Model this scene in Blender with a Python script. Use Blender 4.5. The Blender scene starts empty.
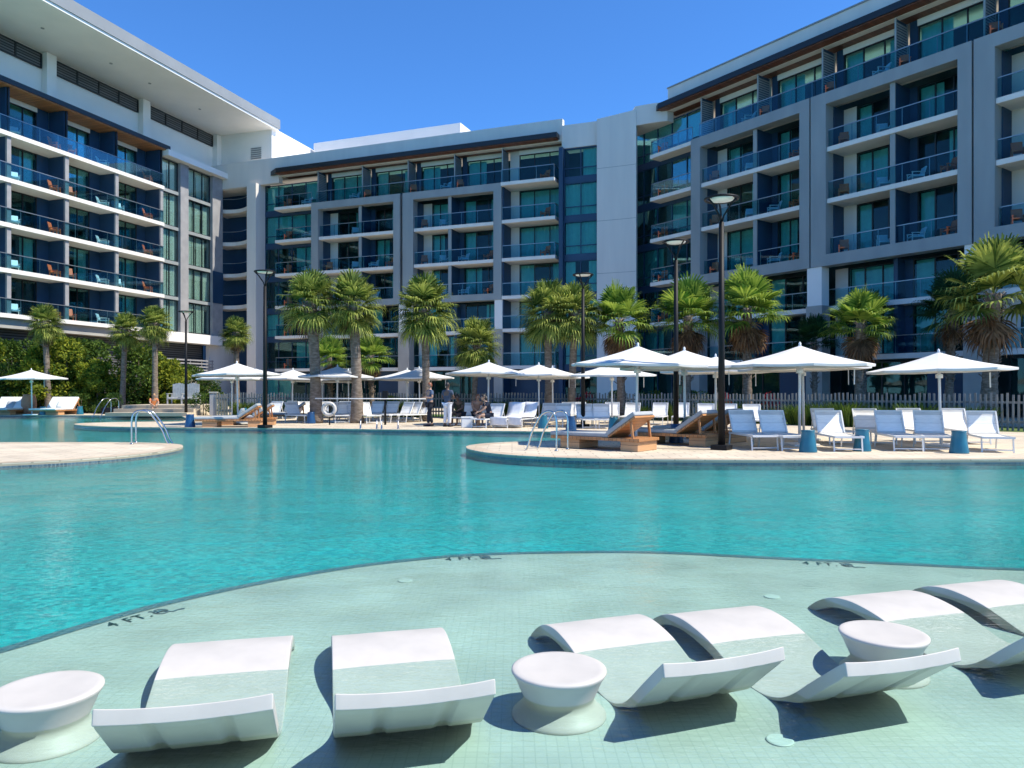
import bpy, bmesh, math, random
from mathutils import Vector, Matrix
from mathutils.geometry import tessellate_polygon
random.seed(7)
S = bpy.context.scene
COL = S.collection
R_ = math.radians
F, HZ, EYE = 750.0, 392.0, 1.45          # focal length in px, horizon row, eye height over the water
DZ = 0.08                                # pool deck above the water
SHELF = -0.11                            # tanning shelf floor

# ------------------------------------------------------------------ helpers
class MB:
    def __init__(s, M=None): s.v = []; s.f = []; s.M = M
    def add(s, vs, fs):
        b = len(s.v); s.v += [tuple(v) for v in vs]; s.f += [tuple(i + b for i in f) for f in fs]; return s
    def box(s, x0, x1, y0, y1, z0, z1):
        return s.add([(x0,y0,z0),(x1,y0,z0),(x1,y1,z0),(x0,y1,z0),(x0,y0,z1),(x1,y0,z1),(x1,y1,z1),(x0,y1,z1)],
                     [(3,2,1,0),(4,5,6,7),(0,1,5,4),(1,2,6,5),(2,3,7,6),(3,0,4,7)])
    def xbox(s, M, sx, sy, sz):
        c = [M @ Vector((a*sx/2, b*sy/2, d*sz/2)) for d in (-1,1) for a,b in ((-1,-1),(1,-1),(1,1),(-1,1))]
        return s.add(c, [(3,2,1,0),(4,5,6,7),(0,1,5,4),(1,2,6,5),(2,3,7,6),(3,0,4,7)])
    def bar(s, a, b, w, h=None):
        a, b = Vector(a), Vector(b); d = b - a; h = h or w
        q = d.to_track_quat('X', 'Z')
        return s.xbox(Matrix.Translation((a+b)/2) @ q.to_matrix().to_4x4(), d.length, w, h)
    def prism(s, poly, z0, z1):
        n = len(poly); vs = [(p[0],p[1],z0) for p in poly] + [(p[0],p[1],z1) for p in poly]
        tri = tessellate_polygon([[Vector((p[0],p[1],0)) for p in poly]])
        fs = []
        for t in tri:
            a,b,c = [Vector(poly[i]) for i in t]
            up = (b-a).x*(c-a).y-(b-a).y*(c-a).x > 0
            t2 = t if up else t[::-1]
            fs.append(tuple(i+n for i in t2)); fs.append(tuple(t2[::-1]))
        for i in range(n):
            j = (i+1) % n; fs.append((i,j,j+n,i+n))
        return s.add(vs, fs)
    def tube(s, pts, r, n=8, cap=True, closed=False):
        pts = [Vector(p) for p in pts]; m = len(pts)
        rs = r if isinstance(r, (list,tuple)) else [r]*m
        vs = []; up = Vector((0,0,1))
        prev = None
        for i,p in enumerate(pts):
            if closed: t = pts[(i+1)%m] - pts[i-1]
            else: t = pts[min(i+1,m-1)] - pts[max(i-1,0)]
            t.normalize()
            if prev is None:
                a = t.cross(up)
                if a.length < 1e-3: a = t.cross(Vector((1,0,0)))
            else:
                a = prev - t*prev.dot(t)
            a.normalize(); prev = a; b = t.cross(a)
            for k in range(n):
                th = 2*math.pi*k/n; vs.append(p + (a*math.cos(th) + b*math.sin(th))*rs[i])
        fs = []
        for i in range(m if closed else m-1):
            for k in range(n):
                j = (i+1)%m; fs.append((i*n+k, i*n+(k+1)%n, j*n+(k+1)%n, j*n+k))
        if cap and not closed:
            fs.append(tuple(range(n))[::-1]); fs.append(tuple((m-1)*n+k for k in range(n)))
        return s.add(vs, fs)
    def lathe(s, prof, n=32, c=(0,0)):
        vs = []; m = len(prof)
        for r,z in prof:
            for k in range(n):
                th = 2*math.pi*k/n; vs.append((c[0]+r*math.cos(th), c[1]+r*math.sin(th), z))
        fs = []
        for i in range(m-1):
            for k in range(n): fs.append((i*n+k, i*n+(k+1)%n, (i+1)*n+(k+1)%n, (i+1)*n+k))
        if prof[0][0] > 1e-4: fs.append(tuple(range(n))[::-1])
        if prof[-1][0] > 1e-4: fs.append(tuple((m-1)*n+k for k in range(n)))
        return s.add(vs, fs)
    def build(s, name, mat, parent=None, smooth=False, bevel=0):
        me = bpy.data.meshes.new(name); me.from_pydata(s.v, [], s.f); me.validate(); me.update()
        if smooth: me.polygons.foreach_set('use_smooth', [True]*len(me.polygons))
        o = bpy.data.objects.new(name, me); COL.objects.link(o)
        if mat: me.materials.append(mat)
        if parent: o.parent = parent
        if bevel:
            m = o.modifiers.new('bevel', 'BEVEL'); m.width = bevel; m.segments = 2; m.limit_method = 'ANGLE'
        return o
def tag(o, label=None, cat=None, group=None, kind=None):
    if label: o['label'] = label
    if cat: o['category'] = cat
    if group: o['group'] = group
    if kind: o['kind'] = kind
    return o
def empty(name, loc=(0,0,0), rz=0, label=None, cat=None, group=None):
    o = bpy.data.objects.new(name, None); COL.objects.link(o); o.empty_display_size = .2
    o.location = loc; o.rotation_euler = (0,0,rz)
    return tag(o, label, cat, group)
def dup(o, parent=None):
    kids = [c for c in o.children]
    c = o.copy(); COL.objects.link(c); c.parent = parent
    for k in kids: dup(k, c)
    return c
def place(proto, used, loc, rz, label, scale=1.0):
    o = dup(proto) if used[0] else proto
    used[0] = True
    o.location = loc; o.rotation_euler = (0,0,rz); o.scale = (scale,)*3; o['label'] = label
    return o
def at(px, Y, z=DZ): return Vector(((px-512)/F*Y, Y, z))            # a direction and a distance on the deck
def spot(px, py, z=DZ):
    Y = F*(EYE-z)/(py-HZ); return Vector(((px-512)/F*Y, Y, z))
NTH = ['first','second','third','fourth','fifth','sixth','seventh','eighth','ninth','tenth','eleventh','twelfth','thirteenth','fourteenth','fifteenth','sixteenth']

# ------------------------------------------------------------------ materials
class NT:
    def __init__(s, name):
        s.m = bpy.data.materials.new(name); s.m.use_nodes = True; s.t = s.m.node_tree; s.t.nodes.clear()
        s.out = s.n('ShaderNodeOutputMaterial')
    def n(s, t, **k):
        o = s.t.nodes.new(t)
        for a,b in k.items(): setattr(o, a, b)
        return o
    def l(s, a, b): s.t.links.new(a, b)
def setin(n, **k):
    for a,b in k.items():
        a = a.replace('_',' ')
        if isinstance(b,(tuple,list)) and len(b) == 3 and n.inputs[a].type == 'RGBA': b = (*b,1)
        n.inputs[a].default_value = b
def pbr(name, c, c2=None, scale=4.0, rough=.6, metal=0.0, bump=0.0, bscale=None, detail=6, spec=.5, stretch=(1,1,1), lo=.35, hi=.65):
    g = NT(name); b = g.n('ShaderNodeBsdfPrincipled'); g.l(b.outputs[0], g.out.inputs[0])
    setin(b, Base_Color=c, Roughness=rough, Metallic=metal); b.inputs['Specular IOR Level'].default_value = spec
    tc = g.n('ShaderNodeTexCoord'); mp = g.n('ShaderNodeMapping'); mp.inputs['Scale'].default_value = stretch
    g.l(tc.outputs['Object'], mp.inputs[0])
    if c2:
        no = g.n('ShaderNodeTexNoise'); setin(no, Scale=scale, Detail=detail); g.l(mp.outputs[0], no.inputs['Vector'])
        ra = g.n('ShaderNodeValToRGB'); ra.color_ramp.elements[0].position = lo; ra.color_ramp.elements[1].position = hi
        ra.color_ramp.elements[0].color = (*c,1); ra.color_ramp.elements[1].color = (*c2,1)
        g.l(no.outputs['Fac'], ra.inputs[0]); g.l(ra.outputs[0], b.inputs['Base Color'])
    if bump:
        nb = g.n('ShaderNodeTexNoise'); setin(nb, Scale=bscale or scale*4, Detail=4); g.l(mp.outputs[0], nb.inputs['Vector'])
        bu = g.n('ShaderNodeBump'); setin(bu, Strength=bump, Distance=.02); g.l(nb.outputs['Fac'], bu.inputs['Height'])
        g.l(bu.outputs[0], b.inputs['Normal'])
    return g.m
def leafmat(name, c, c2, trans=.35, scale=1.5):
    g = NT(name)
    geo = g.n('ShaderNodeNewGeometry'); tc = g.n('ShaderNodeTexCoord')
    no = g.n('ShaderNodeTexNoise'); setin(no, Scale=scale, Detail=2); g.l(tc.outputs['Object'], no.inputs['Vector'])
    ad = g.n('ShaderNodeMath', operation='ADD'); g.l(no.outputs['Fac'], ad.inputs[0]); 
    mu = g.n('ShaderNodeMath', operation='MULTIPLY_ADD'); mu.inputs[1].default_value = .7; mu.inputs[2].default_value = -.35
    g.l(geo.outputs['Random Per Island'], mu.inputs[0]); g.l(mu.outputs[0], ad.inputs[1])
    ra = g.n('ShaderNodeValToRGB'); ra.color_ramp.elements[0].position = .25; ra.color_ramp.elements[1].position = .8
    ra.color_ramp.elements[0].color = (*c,1); ra.color_ramp.elements[1].color = (*c2,1); g.l(ad.outputs[0], ra.inputs[0])
    d = g.n('ShaderNodeBsdfPrincipled'); setin(d, Roughness=.6); d.inputs['Specular IOR Level'].default_value = .2
    t = g.n('ShaderNodeBsdfTranslucent'); mx = g.n('ShaderNodeMixShader'); mx.inputs[0].default_value = trans
    g.l(ra.outputs[0], d.inputs['Base Color']); g.l(ra.outputs[0], t.inputs['Color'])
    g.l(d.outputs[0], mx.inputs[1]); g.l(t.outputs[0], mx.inputs[2]); g.l(mx.outputs[0], g.out.inputs[0])
    return g.m
def glass(name, tint, ior=1.5, boost=1.0, rough=.0, bump=0.0):
    g = NT(name); tr = g.n('ShaderNodeBsdfTransparent'); setin(tr, Color=tint)
    gl = g.n('ShaderNodeBsdfGlossy'); setin(gl, Roughness=rough, Color=(.95,1,1))
    fr = g.n('ShaderNodeFresnel'); fr.inputs[0].default_value = ior
    mu = g.n('ShaderNodeMath', operation='MULTIPLY', use_clamp=True); mu.inputs[1].default_value = boost
    g.l(fr.outputs[0], mu.inputs[0])
    if bump:
        tc = g.n('ShaderNodeTexCoord'); no = g.n('ShaderNodeTexNoise'); setin(no, Scale=.5, Detail=1); g.l(tc.outputs['Object'], no.inputs['Vector'])
        bu = g.n('ShaderNodeBump'); setin(bu, Strength=bump, Distance=.1); g.l(no.outputs['Fac'], bu.inputs['Height']); g.l(bu.outputs[0], gl.inputs['Normal'])
    mx = g.n('ShaderNodeMixShader'); g.l(mu.outputs[0], mx.inputs[0]); g.l(tr.outputs[0], mx.inputs[1]); g.l(gl.outputs[0], mx.inputs[2])
    g.l(mx.outputs[0], g.out.inputs[0]); return g.m
def slatmat(name, c, gap, scale, axis='Z', rough=.6, width=.12):
    g = NT(name); b = g.n('ShaderNodeBsdfPrincipled'); setin(b, Roughness=rough)
    tc = g.n('ShaderNodeTexCoord'); sp = g.n('ShaderNodeSeparateXYZ'); g.l(tc.outputs['Object'], sp.inputs[0])
    m = g.n('ShaderNodeMath', operation='MULTIPLY'); m.inputs[1].default_value = scale; g.l(sp.outputs[axis], m.inputs[0])
    fl = g.n('ShaderNodeMath', operation='FLOOR'); g.l(m.outputs[0], fl.inputs[0])
    fr = g.n('ShaderNodeMath', operation='FRACT'); g.l(m.outputs[0], fr.inputs[0])
    lt = g.n('ShaderNodeMath', operation='LESS_THAN'); lt.inputs[1].default_value = width; g.l(fr.outputs[0], lt.inputs[0])
    wn = g.n('ShaderNodeTexWhiteNoise', noise_dimensions='1D'); g.l(fl.outputs[0], wn.inputs['W'])
    no = g.n('ShaderNodeTexNoise'); setin(no, Scale=6, Detail=5)
    mp = g.n('ShaderNodeMapping'); mp.inputs['Scale'].default_value = (1,1,8) if axis=='Z' else (1,8,8); g.l(tc.outputs['Object'], mp.inputs[0]); g.l(mp.outputs[0], no.inputs['Vector'])
    ad = g.n('ShaderNodeMath', operation='ADD'); g.l(wn.outputs['Value'], ad.inputs[0]); g.l(no.outputs['Fac'], ad.inputs[1])
    rg = g.n('ShaderNodeMapRange'); rg.inputs[1].default_value = .2; rg.inputs[2].default_value = 1.6; rg.inputs[3].default_value = .65; rg.inputs[4].default_value = 1.3
    g.l(ad.outputs[0], rg.inputs[0])
    vm = g.n('ShaderNodeVectorMath', operation='SCALE'); vm.inputs[0].default_value = c; g.l(rg.outputs[0], vm.inputs['Scale'])
    mx = g.n('ShaderNodeMix', data_type='RGBA'); g.l(lt.outputs[0], mx.inputs[0]); g.l(vm.outputs[0], mx.inputs[6]); mx.inputs[7].default_value = (*gap,1)
    g.l(mx.outputs[2], b.inputs['Base Color']); g.l(b.outputs[0], g.out.inputs[0]); return g.m
def tilemat(name, c1, c2, grout, w, h, mort=.006, rough=.5, offset=0.5, var=None, bump=0, bias=0.0):
    g = NT(name); b = g.n('ShaderNodeBsdfPrincipled'); setin(b, Roughness=rough)
    tc = g.n('ShaderNodeTexCoord'); br = g.n('ShaderNodeTexBrick'); br.offset = offset
    setin(br, Color1=c1, Color2=c2, Mortar=grout, Scale=1.0, Mortar_Size=mort, Bias=bias); br.inputs['Brick Width'].default_value = w; br.inputs['Row Height'].default_value = h
    g.l(tc.outputs['Object'], br.inputs['Vector'])
    no = g.n('ShaderNodeTexNoise'); setin(no, Scale=var or .6, Detail=8); g.l(tc.outputs['Object'], no.inputs['Vector'])
    rg = g.n('ShaderNodeMapRange'); rg.inputs[1].default_value = .3; rg.inputs[2].default_value = .7; rg.inputs[3].default_value = .82; rg.inputs[4].default_value = 1.12
    g.l(no.outputs['Fac'], rg.inputs[0])
    vm = g.n('ShaderNodeVectorMath', operation='SCALE'); g.l(br.outputs['Color'], vm.inputs[0]); g.l(rg.outputs[0], vm.inputs['Scale'])
    g.l(vm.outputs[0], b.inputs['Base Color']); g.l(b.outputs[0], g.out.inputs[0]); return g.m
M = {}
M['white'] = pbr('white_render', (.86,.83,.785), (.81,.785,.745), scale=.5, rough=.7)
M['stucco'] = pbr('pale_stucco', (.74,.69,.63), (.66,.62,.575), scale=1.1, stretch=(1,1,.14), lo=.3, hi=.72, rough=.8, bump=.05, bscale=20)
M['fascia'] = pbr('grey_fascia', (.28,.29,.29), (.25,.26,.26), scale=.4, rough=.5)
M['slab'] = pbr('white_slab', (.82,.78,.72), (.74,.71,.66), scale=1.2, rough=.7)
M['frame'] = pbr('grey_cladding', (.32,.34,.335), (.265,.285,.283), scale=1.0, stretch=(1,1,.25), lo=.3, hi=.7, rough=.45)
M['concrete'] = pbr('concrete', (.34,.33,.33), (.27,.265,.27), scale=1.2, rough=.8, bump=.1)
M['beige'] = pbr('beige_concrete', (.42,.40,.36), (.36,.34,.31), scale=.8, rough=.8)
M['navy'] = pbr('navy_wall', (.016,.055,.115), (.013,.045,.095), scale=.6, rough=.5)
M['darkmetal'] = pbr('dark_metal', (.022,.026,.03), rough=.4, metal=.3)
M['greymetal'] = pbr('grey_metal', (.30,.33,.35), rough=.35, metal=.6)
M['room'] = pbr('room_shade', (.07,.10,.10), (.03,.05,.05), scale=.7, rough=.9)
M['curtain'] = pbr('pale_curtain', (.78,.80,.74), (.70,.73,.68), scale=3, rough=.9)
M['pane'] = glass('tinted_pane', (.52,.82,.82), 1.45, .6, bump=.03)
M['clearpane'] = glass('green_pane', (.87,.97,.93), 1.45, .5, bump=.02)
M['railglass'] = glass('railing_glass', (.67,.85,.885), 1.45, .25)
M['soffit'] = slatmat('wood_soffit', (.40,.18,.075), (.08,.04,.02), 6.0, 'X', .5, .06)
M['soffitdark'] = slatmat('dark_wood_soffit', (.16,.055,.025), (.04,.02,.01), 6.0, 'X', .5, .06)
M['louver'] = slatmat('louver', (.11,.115,.12), (.01,.01,.012), 5.0, 'Z', .5, .4)
M['wood'] = slatmat('teak', (.42,.19,.07), (.08,.03,.012), 9.0, 'X', .45, .08)
M['woodz'] = slatmat('teak_block', (.55,.30,.14), (.10,.05,.02), 7.0, 'Z', .5, .07)
M['deck'] = tilemat('travertine_deck', (.68,.575,.43), (.60,.50,.375), (.36,.30,.22), .6, .3, .013, .7, .5, .8)
M['coping'] = tilemat('coping_stone', (.60,.49,.35), (.54,.42,.30), (.36,.29,.2), .45, .5, .008, .6)
M['copingedge'] = pbr('coping_edge', (.42,.33,.23), (.34,.27,.19), scale=3, rough=.7)
M['shelf'] = tilemat('pale_mosaic', (.505,.55,.485), (.475,.52,.455), (.42,.475,.415), .05, .05, .003, .5, 0, 1.4)
M['poolfloor'] = tilemat('turquoise_ripple_mosaic', (.03,.52,.515), (.006,.27,.295), (.012,.36,.385), .055, .05, .003, .5, .5, .5)  # light and dark tile contrast stands in for ripple and caustic light
M['darktile'] = tilemat('blue_edge_tile', (.045,.075,.11), (.10,.15,.19), (.16,.2,.22), .05, .05, .006, .3, 0)
M['lounge'] = pbr('white_resin', (.585,.54,.485), (.50,.465,.42), scale=5, rough=.5, bump=.04, bscale=260, detail=10, lo=.3, hi=.75, spec=.35)
M['canvas'] = pbr('white_canvas', (.82,.81,.78), (.77,.76,.73), scale=1.5, rough=.9)
def canvas_mat():
    g = NT('white_canvas'); d = g.n('ShaderNodeBsdfDiffuse'); t = g.n('ShaderNodeBsdfTranslucent'); mx = g.n('ShaderNodeMixShader'); mx.inputs[0].default_value = .22
    tc = g.n('ShaderNodeTexCoord'); no = g.n('ShaderNodeTexNoise'); setin(no, Scale=2.5, Detail=6); g.l(tc.outputs['Object'], no.inputs['Vector'])
    ra = g.n('ShaderNodeValToRGB'); ra.color_ramp.elements[0].color = (.74,.72,.68,1); ra.color_ramp.elements[1].color = (.84,.83,.80,1); g.l(no.outputs['Fac'], ra.inputs[0])
    bu = g.n('ShaderNodeBump'); setin(bu, Strength=.35, Distance=.03); g.l(no.outputs['Fac'], bu.inputs['Height'])
    for q in (d,t): g.l(ra.outputs[0], q.inputs['Color']); g.l(bu.outputs[0], q.inputs['Normal'])
    g.l(d.outputs[0], mx.inputs[1]); g.l(t.outputs[0], mx.inputs[2]); g.l(mx.outputs[0], g.out.inputs[0]); return g.m
M['canvas'] = canvas_mat()
M['pole'] = pbr('white_pole', (.75,.75,.74), rough=.4)
M['fitting'] = pbr('fitting', (.56,.63,.57), rough=.5)
M['sling'] = slatmat('sling_mesh', (.80,.765,.71), (.60,.57,.53), 5.0, 'Z', .8, .04)
M['greywhite'] = pbr('weathered_white', (.46,.46,.44), (.38,.38,.36), scale=6, rough=.8)
M['alu'] = pbr('white_alu', (.72,.72,.70), rough=.4)
M['steel'] = pbr('polished_steel', (.48,.48,.48), rough=.2, metal=1.0)
M['cushion'] = pbr('grey_cushion', (.42,.43,.43), (.35,.36,.37), scale=5, rough=.9)
M['whitecushion'] = pbr('white_cushion', (.75,.75,.73), (.68,.68,.67), scale=5, rough=.9)
M['darkpillow'] = pbr('dark_pillow', (.06,.085,.085), (.04,.06,.065), scale=8, rough=.9)
M['teal'] = pbr('teal_ceramic', (.02,.16,.24), (.015,.13,.20), scale=3, rough=.35)
M['blue'] = pbr('blue_ceramic', (.015,.075,.2), (.012,.06,.16), scale=3, rough=.35)
M['orange'] = pbr('orange_plastic', (.75,.17,.06), (.66,.14,.05), scale=3, rough=.5)
M['lightblue'] = pbr('pale_blue_frame', (.55,.72,.78), (.5,.66,.72), scale=3, rough=.5)
M['picket'] = pbr('grey_wood_fence', (.26,.265,.25), (.16,.165,.155), scale=3, rough=.9, stretch=(6,6,.6))
M['trunk'] = pbr('palm_bark', (.25,.20,.155), (.12,.09,.065), scale=5, rough=.95, bump=.8, bscale=10, stretch=(1,1,2.5))
M['bark'] = pbr('bark', (.16,.12,.085), (.09,.065,.045), scale=8, rough=.95, bump=.5)
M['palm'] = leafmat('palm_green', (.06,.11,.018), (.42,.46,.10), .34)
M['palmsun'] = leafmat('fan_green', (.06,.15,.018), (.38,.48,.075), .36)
M['palmdark'] = leafmat('fan_shaded_green', (.012,.05,.016), (.03,.10,.03), .3)  # shade on the rear fan palms put into the leaf colour
M['dead'] = leafmat('dead_frond', (.11,.06,.03), (.30,.17,.085), .2)
M['leaf'] = leafmat('bush_leaf', (.07,.13,.015), (.44,.46,.05), .42, .9)
M['leafdark'] = leafmat('dark_bush_leaf', (.02,.06,.014), (.13,.20,.03), .35, .9)
M['grassy'] = leafmat('grass_blade', (.035,.08,.012), (.18,.23,.04), .35)
M['lawn'] = pbr('lawn', (.06,.12,.02), (.12,.18,.03), scale=5, rough=.95, bump=.6, bscale=60)
M['flower'] = leafmat('red_flower', (.35,.015,.03), (.65,.06,.09), .3)
M['terracotta'] = pbr('terracotta', (.45,.24,.15), (.36,.18,.11), scale=4, rough=.8)
M['black'] = pbr('black_paint', (.007,.007,.008), rough=.55, spec=.25)
M['ink'] = pbr('black_tile', (.01,.014,.016), rough=.4)
M['soil'] = pbr('soil', (.10,.08,.06), (.06,.05,.04), scale=2, rough=1)
M['lamp'] = pbr('lamp_disc', (.85,.82,.76), rough=.4)
M['skin'] = pbr('skin', (.42,.25,.17), rough=.5)
M['skindark'] = pbr('skin_dark', (.13,.07,.045), rough=.5)
M['hair'] = pbr('hair_dark', (.02,.014,.01), rough=.5)
M['hairred'] = pbr('hair_auburn', (.22,.07,.03), rough=.5)
M['hairblond'] = pbr('hair_blond', (.5,.28,.12), rough=.5)
M['shirtblue'] = pbr('shirt_blue', (.10,.14,.22), (.075,.11,.18), scale=10, rough=.9)
M['shirtgrey'] = pbr('shirt_slate', (.06,.085,.13), (.045,.065,.10), scale=10, rough=.9)
M['pantsdark'] = pbr('pants_dark', (.014,.017,.026), rough=.9)
M['pantswhite'] = pbr('pants_white', (.72,.72,.74), (.64,.64,.68), scale=10, rough=.9)
M['olive'] = pbr('shirt_olive', (.055,.05,.03), (.04,.036,.022), scale=8, rough=.9)
M['navycloth'] = pbr('navy_cloth', (.012,.018,.035), rough=.9)
M['swim'] = pbr('orange_swim', (.6,.2,.06), rough=.8)

def water_mat():
    g = NT('pool_water')
    tc = g.n('ShaderNodeTexCoord')
    def nz(sc, det, st, rot=0):
        mp = g.n('ShaderNodeMapping'); mp.inputs['Scale'].default_value = st; mp.inputs['Rotation'].default_value = (0,0,rot)
        g.l(tc.outputs['Object'], mp.inputs[0])
        n = g.n('ShaderNodeTexNoise'); setin(n, Scale=sc, Detail=det, Roughness=.5, Distortion=.15); g.l(mp.outputs[0], n.inputs['Vector']); return n
    a = nz(1.1, 2, (1,1.5,1), .3); b = nz(4.2, 2, (1,1.5,1), -.2); c3 = nz(21, 2, (1,1.5,1), .1)
    m1 = g.n('ShaderNodeMath', operation='MULTIPLY'); m1.inputs[1].default_value = .42; g.l(a.outputs['Fac'], m1.inputs[0])
    m2 = g.n('ShaderNodeMath', operation='MULTIPLY_ADD'); m2.inputs[1].default_value = .075; g.l(b.outputs['Fac'], m2.inputs[0]); g.l(m1.outputs[0], m2.inputs[2])
    m3 = g.n('ShaderNodeMath', operation='MULTIPLY_ADD'); m3.inputs[1].default_value = .095; g.l(c3.outputs['Fac'], m3.inputs[0]); g.l(m2.outputs[0], m3.inputs[2]); m2 = m3
    bu = g.n('ShaderNodeBump'); setin(bu, Strength=1.0, Distance=.085); g.l(m2.outputs[0], bu.inputs['Height'])
    fr = g.n('ShaderNodeFresnel'); fr.inputs[0].default_value = 1.33
    bh = g.n('ShaderNodeBump'); setin(bh, Strength=.55, Distance=.085); g.l(m2.outputs[0], bh.inputs['Height']); g.l(bh.outputs[0], fr.inputs['Normal'])
    tr = g.n('ShaderNodeBsdfTransparent'); setin(tr, Color=(.80,.955,.965))
    gl = g.n('ShaderNodeBsdfGlossy'); setin(gl, Roughness=.04, Color=(1,1,1)); g.l(bu.outputs[0], gl.inputs['Normal'])
    mx = g.n('ShaderNodeMixShader'); g.l(fr.outputs[0], mx.inputs[0]); g.l(tr.outputs[0], mx.inputs[1]); g.l(gl.outputs[0], mx.inputs[2])
    g.l(mx.outputs[0], g.out.inputs[0]); return g.m
M['water'] = water_mat()

# ------------------------------------------------------------------ pool, deck, ground
tag(MB().add([(-900,-300,-1.6),(900,-300,-1.6),(900,1500,-1.6),(-900,1500,-1.6)], [(0,1,2,3)]).build('ground', M['soil']), kind='structure')
def smooth_line(pts, k=6):
    out = []
    n = len(pts)
    for i in range(n-1):
        p0 = pts[max(i-1,0)]; p1 = pts[i]; p2 = pts[i+1]; p3 = pts[min(i+2,n-1)]
        for j in range(k):
            t = j/k
            out.append(tuple(.5*((2*p1[a]) + (-p0[a]+p2[a])*t + (2*p0[a]-5*p1[a]+4*p2[a]-p3[a])*t*t + (-p0[a]+3*p1[a]-3*p2[a]+p3[a])*t**3) for a in (0,1)))
    out.append(tuple(pts[-1])); return out
def pxline(l): return [tuple(spot(*p)[:2]) for p in l]
left_pen = smooth_line(pxline([(-40,466),(0,463.4),(60,460.5),(120,456.3),(158,452),(178,448.5),(183,446),(176,444),(150,442.8),(100,442.3),(0,442.3),(-40,442.3)]))
left_pen = [(-40,left_pen[0][1])] + left_pen + [(-40,left_pen[-1][1])]
edgeA = [(-75,43.5)] + pxline([(-20,415),(80,415.2),(150,415.6),(182,416.2)])
spit = smooth_line(pxline([(186,418),(182,421.2),(150,421.6),(110,422.2),(84,423),(74,424.2),(84,425.6),(110,426.7),(150,427.3),(200,427.8),(300,428.4),(430,430.2),(520,431.3),(580,432.3),(612,433.6),(622,436),(610,438.3),(580,439.8),(530,441.2),(490,443),(471,445),(466,447),(472,450),(500,454.2),(560,457.6),(640,459.3),(760,460),(900,459.8),(1024,459.4)]))
land = edgeA + spit + [(40,14.2),(75,12),(75,120),(-75,120)]
def ring(poly, w):                                   # inset band along a polyline's left side (land side) as its own strip
    out = []
    n = len(poly)
    for i,p in enumerate(poly):
        a = Vector(poly[max(i-1,0)]); b = Vector(poly[min(i+1,n-1)]); t = (b-a).normalized()
        out.append((p[0]-t.y*w, p[1]+t.x*w))
    return out
def shore(name, poly, closedpart, tip):
    deck = MB().prism(poly, DZ-.02, DZ); d = deck.build(name, M['deck']); tag(d, kind='structure')
    wl = MB(); bd = MB(); fa = MB()
    for a,b in zip(closedpart[:-1], closedpart[1:]):
        wl.add([(a[0],a[1],-1.5),(b[0],b[1],-1.5),(b[0],b[1],-.05),(a[0],a[1],-.05)], [(0,1,2,3)])
        bd.add([(a[0],a[1],-.05),(b[0],b[1],-.05),(b[0],b[1],.022),(a[0],a[1],.022)], [(0,1,2,3)])
        fa.add([(a[0],a[1],.022),(b[0],b[1],.022),(b[0],b[1],DZ-.02),(a[0],a[1],DZ-.02)], [(0,1,2,3)])
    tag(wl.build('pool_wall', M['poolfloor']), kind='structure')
    tag(bd.build('waterline_tile', M['darktile']), kind='structure'); tag(fa.build('pool_coping', M['copingedge']), kind='structure')
    cp = MB(); inn = ring(closedpart, .38)
    for i in range(len(closedpart)-1):
        cp.add([(*closedpart[i],DZ+.004),(*closedpart[i+1],DZ+.004),(*inn[i+1],DZ+.004),(*inn[i],DZ+.004)], [(0,1,2,3)])
    tag(cp.build('pool_coping', M['coping']), kind='structure')
shore('pool_deck', land, edgeA + spit + [(40,14.2)], 0)
shore('pool_deck', left_pen, left_pen[1:-1], 0)
# shelf
edge = smooth_line([(-6.2,-7),(-5.4,-2),(-4.45,1.6),(-3.72,3.5)] + [tuple(spot(a,b,SHELF)[:2]) for a,b in ((0,648.5),(75,626.5),(150,605.5),(240,585.5),(330,569),(400,560),(480,553.5),(600,551),(680,552.5),(750,556),(900,563),(1024,568.5))] + [(7,6.3),(12,6.0),(18,6.0)])
tag(MB().prism([(18,-7)] + edge[::-1], -1.5, SHELF).build('tanning_shelf', M['shelf']), kind='structure')
et = MB(); inn = ring(edge, .10)
ou = ring(edge, -.10)
for i in range(len(edge)-1):
    et.add([(*ou[i],SHELF+.004),(*ou[i+1],SHELF+.004),(*edge[i+1],SHELF+.004),(*edge[i],SHELF+.004)], [(0,1,2,3)])
tag(et.build('shelf_edge_tile', M['darktile']), kind='structure')
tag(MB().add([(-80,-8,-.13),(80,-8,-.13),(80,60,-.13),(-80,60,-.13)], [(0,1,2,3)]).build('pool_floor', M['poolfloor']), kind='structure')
tag(MB().add([(-80,-8,0),(80,-8,0),(80,60,0),(-80,60,0)], [(0,1,2,3)]).build('pool_water', M['water']), kind='structure')
tag(MB().prism([(-15,-7),(-15,-30),(18,-30),(18,-7)], -1.5, DZ).build('pool_deck', M['deck']), kind='structure')

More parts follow.
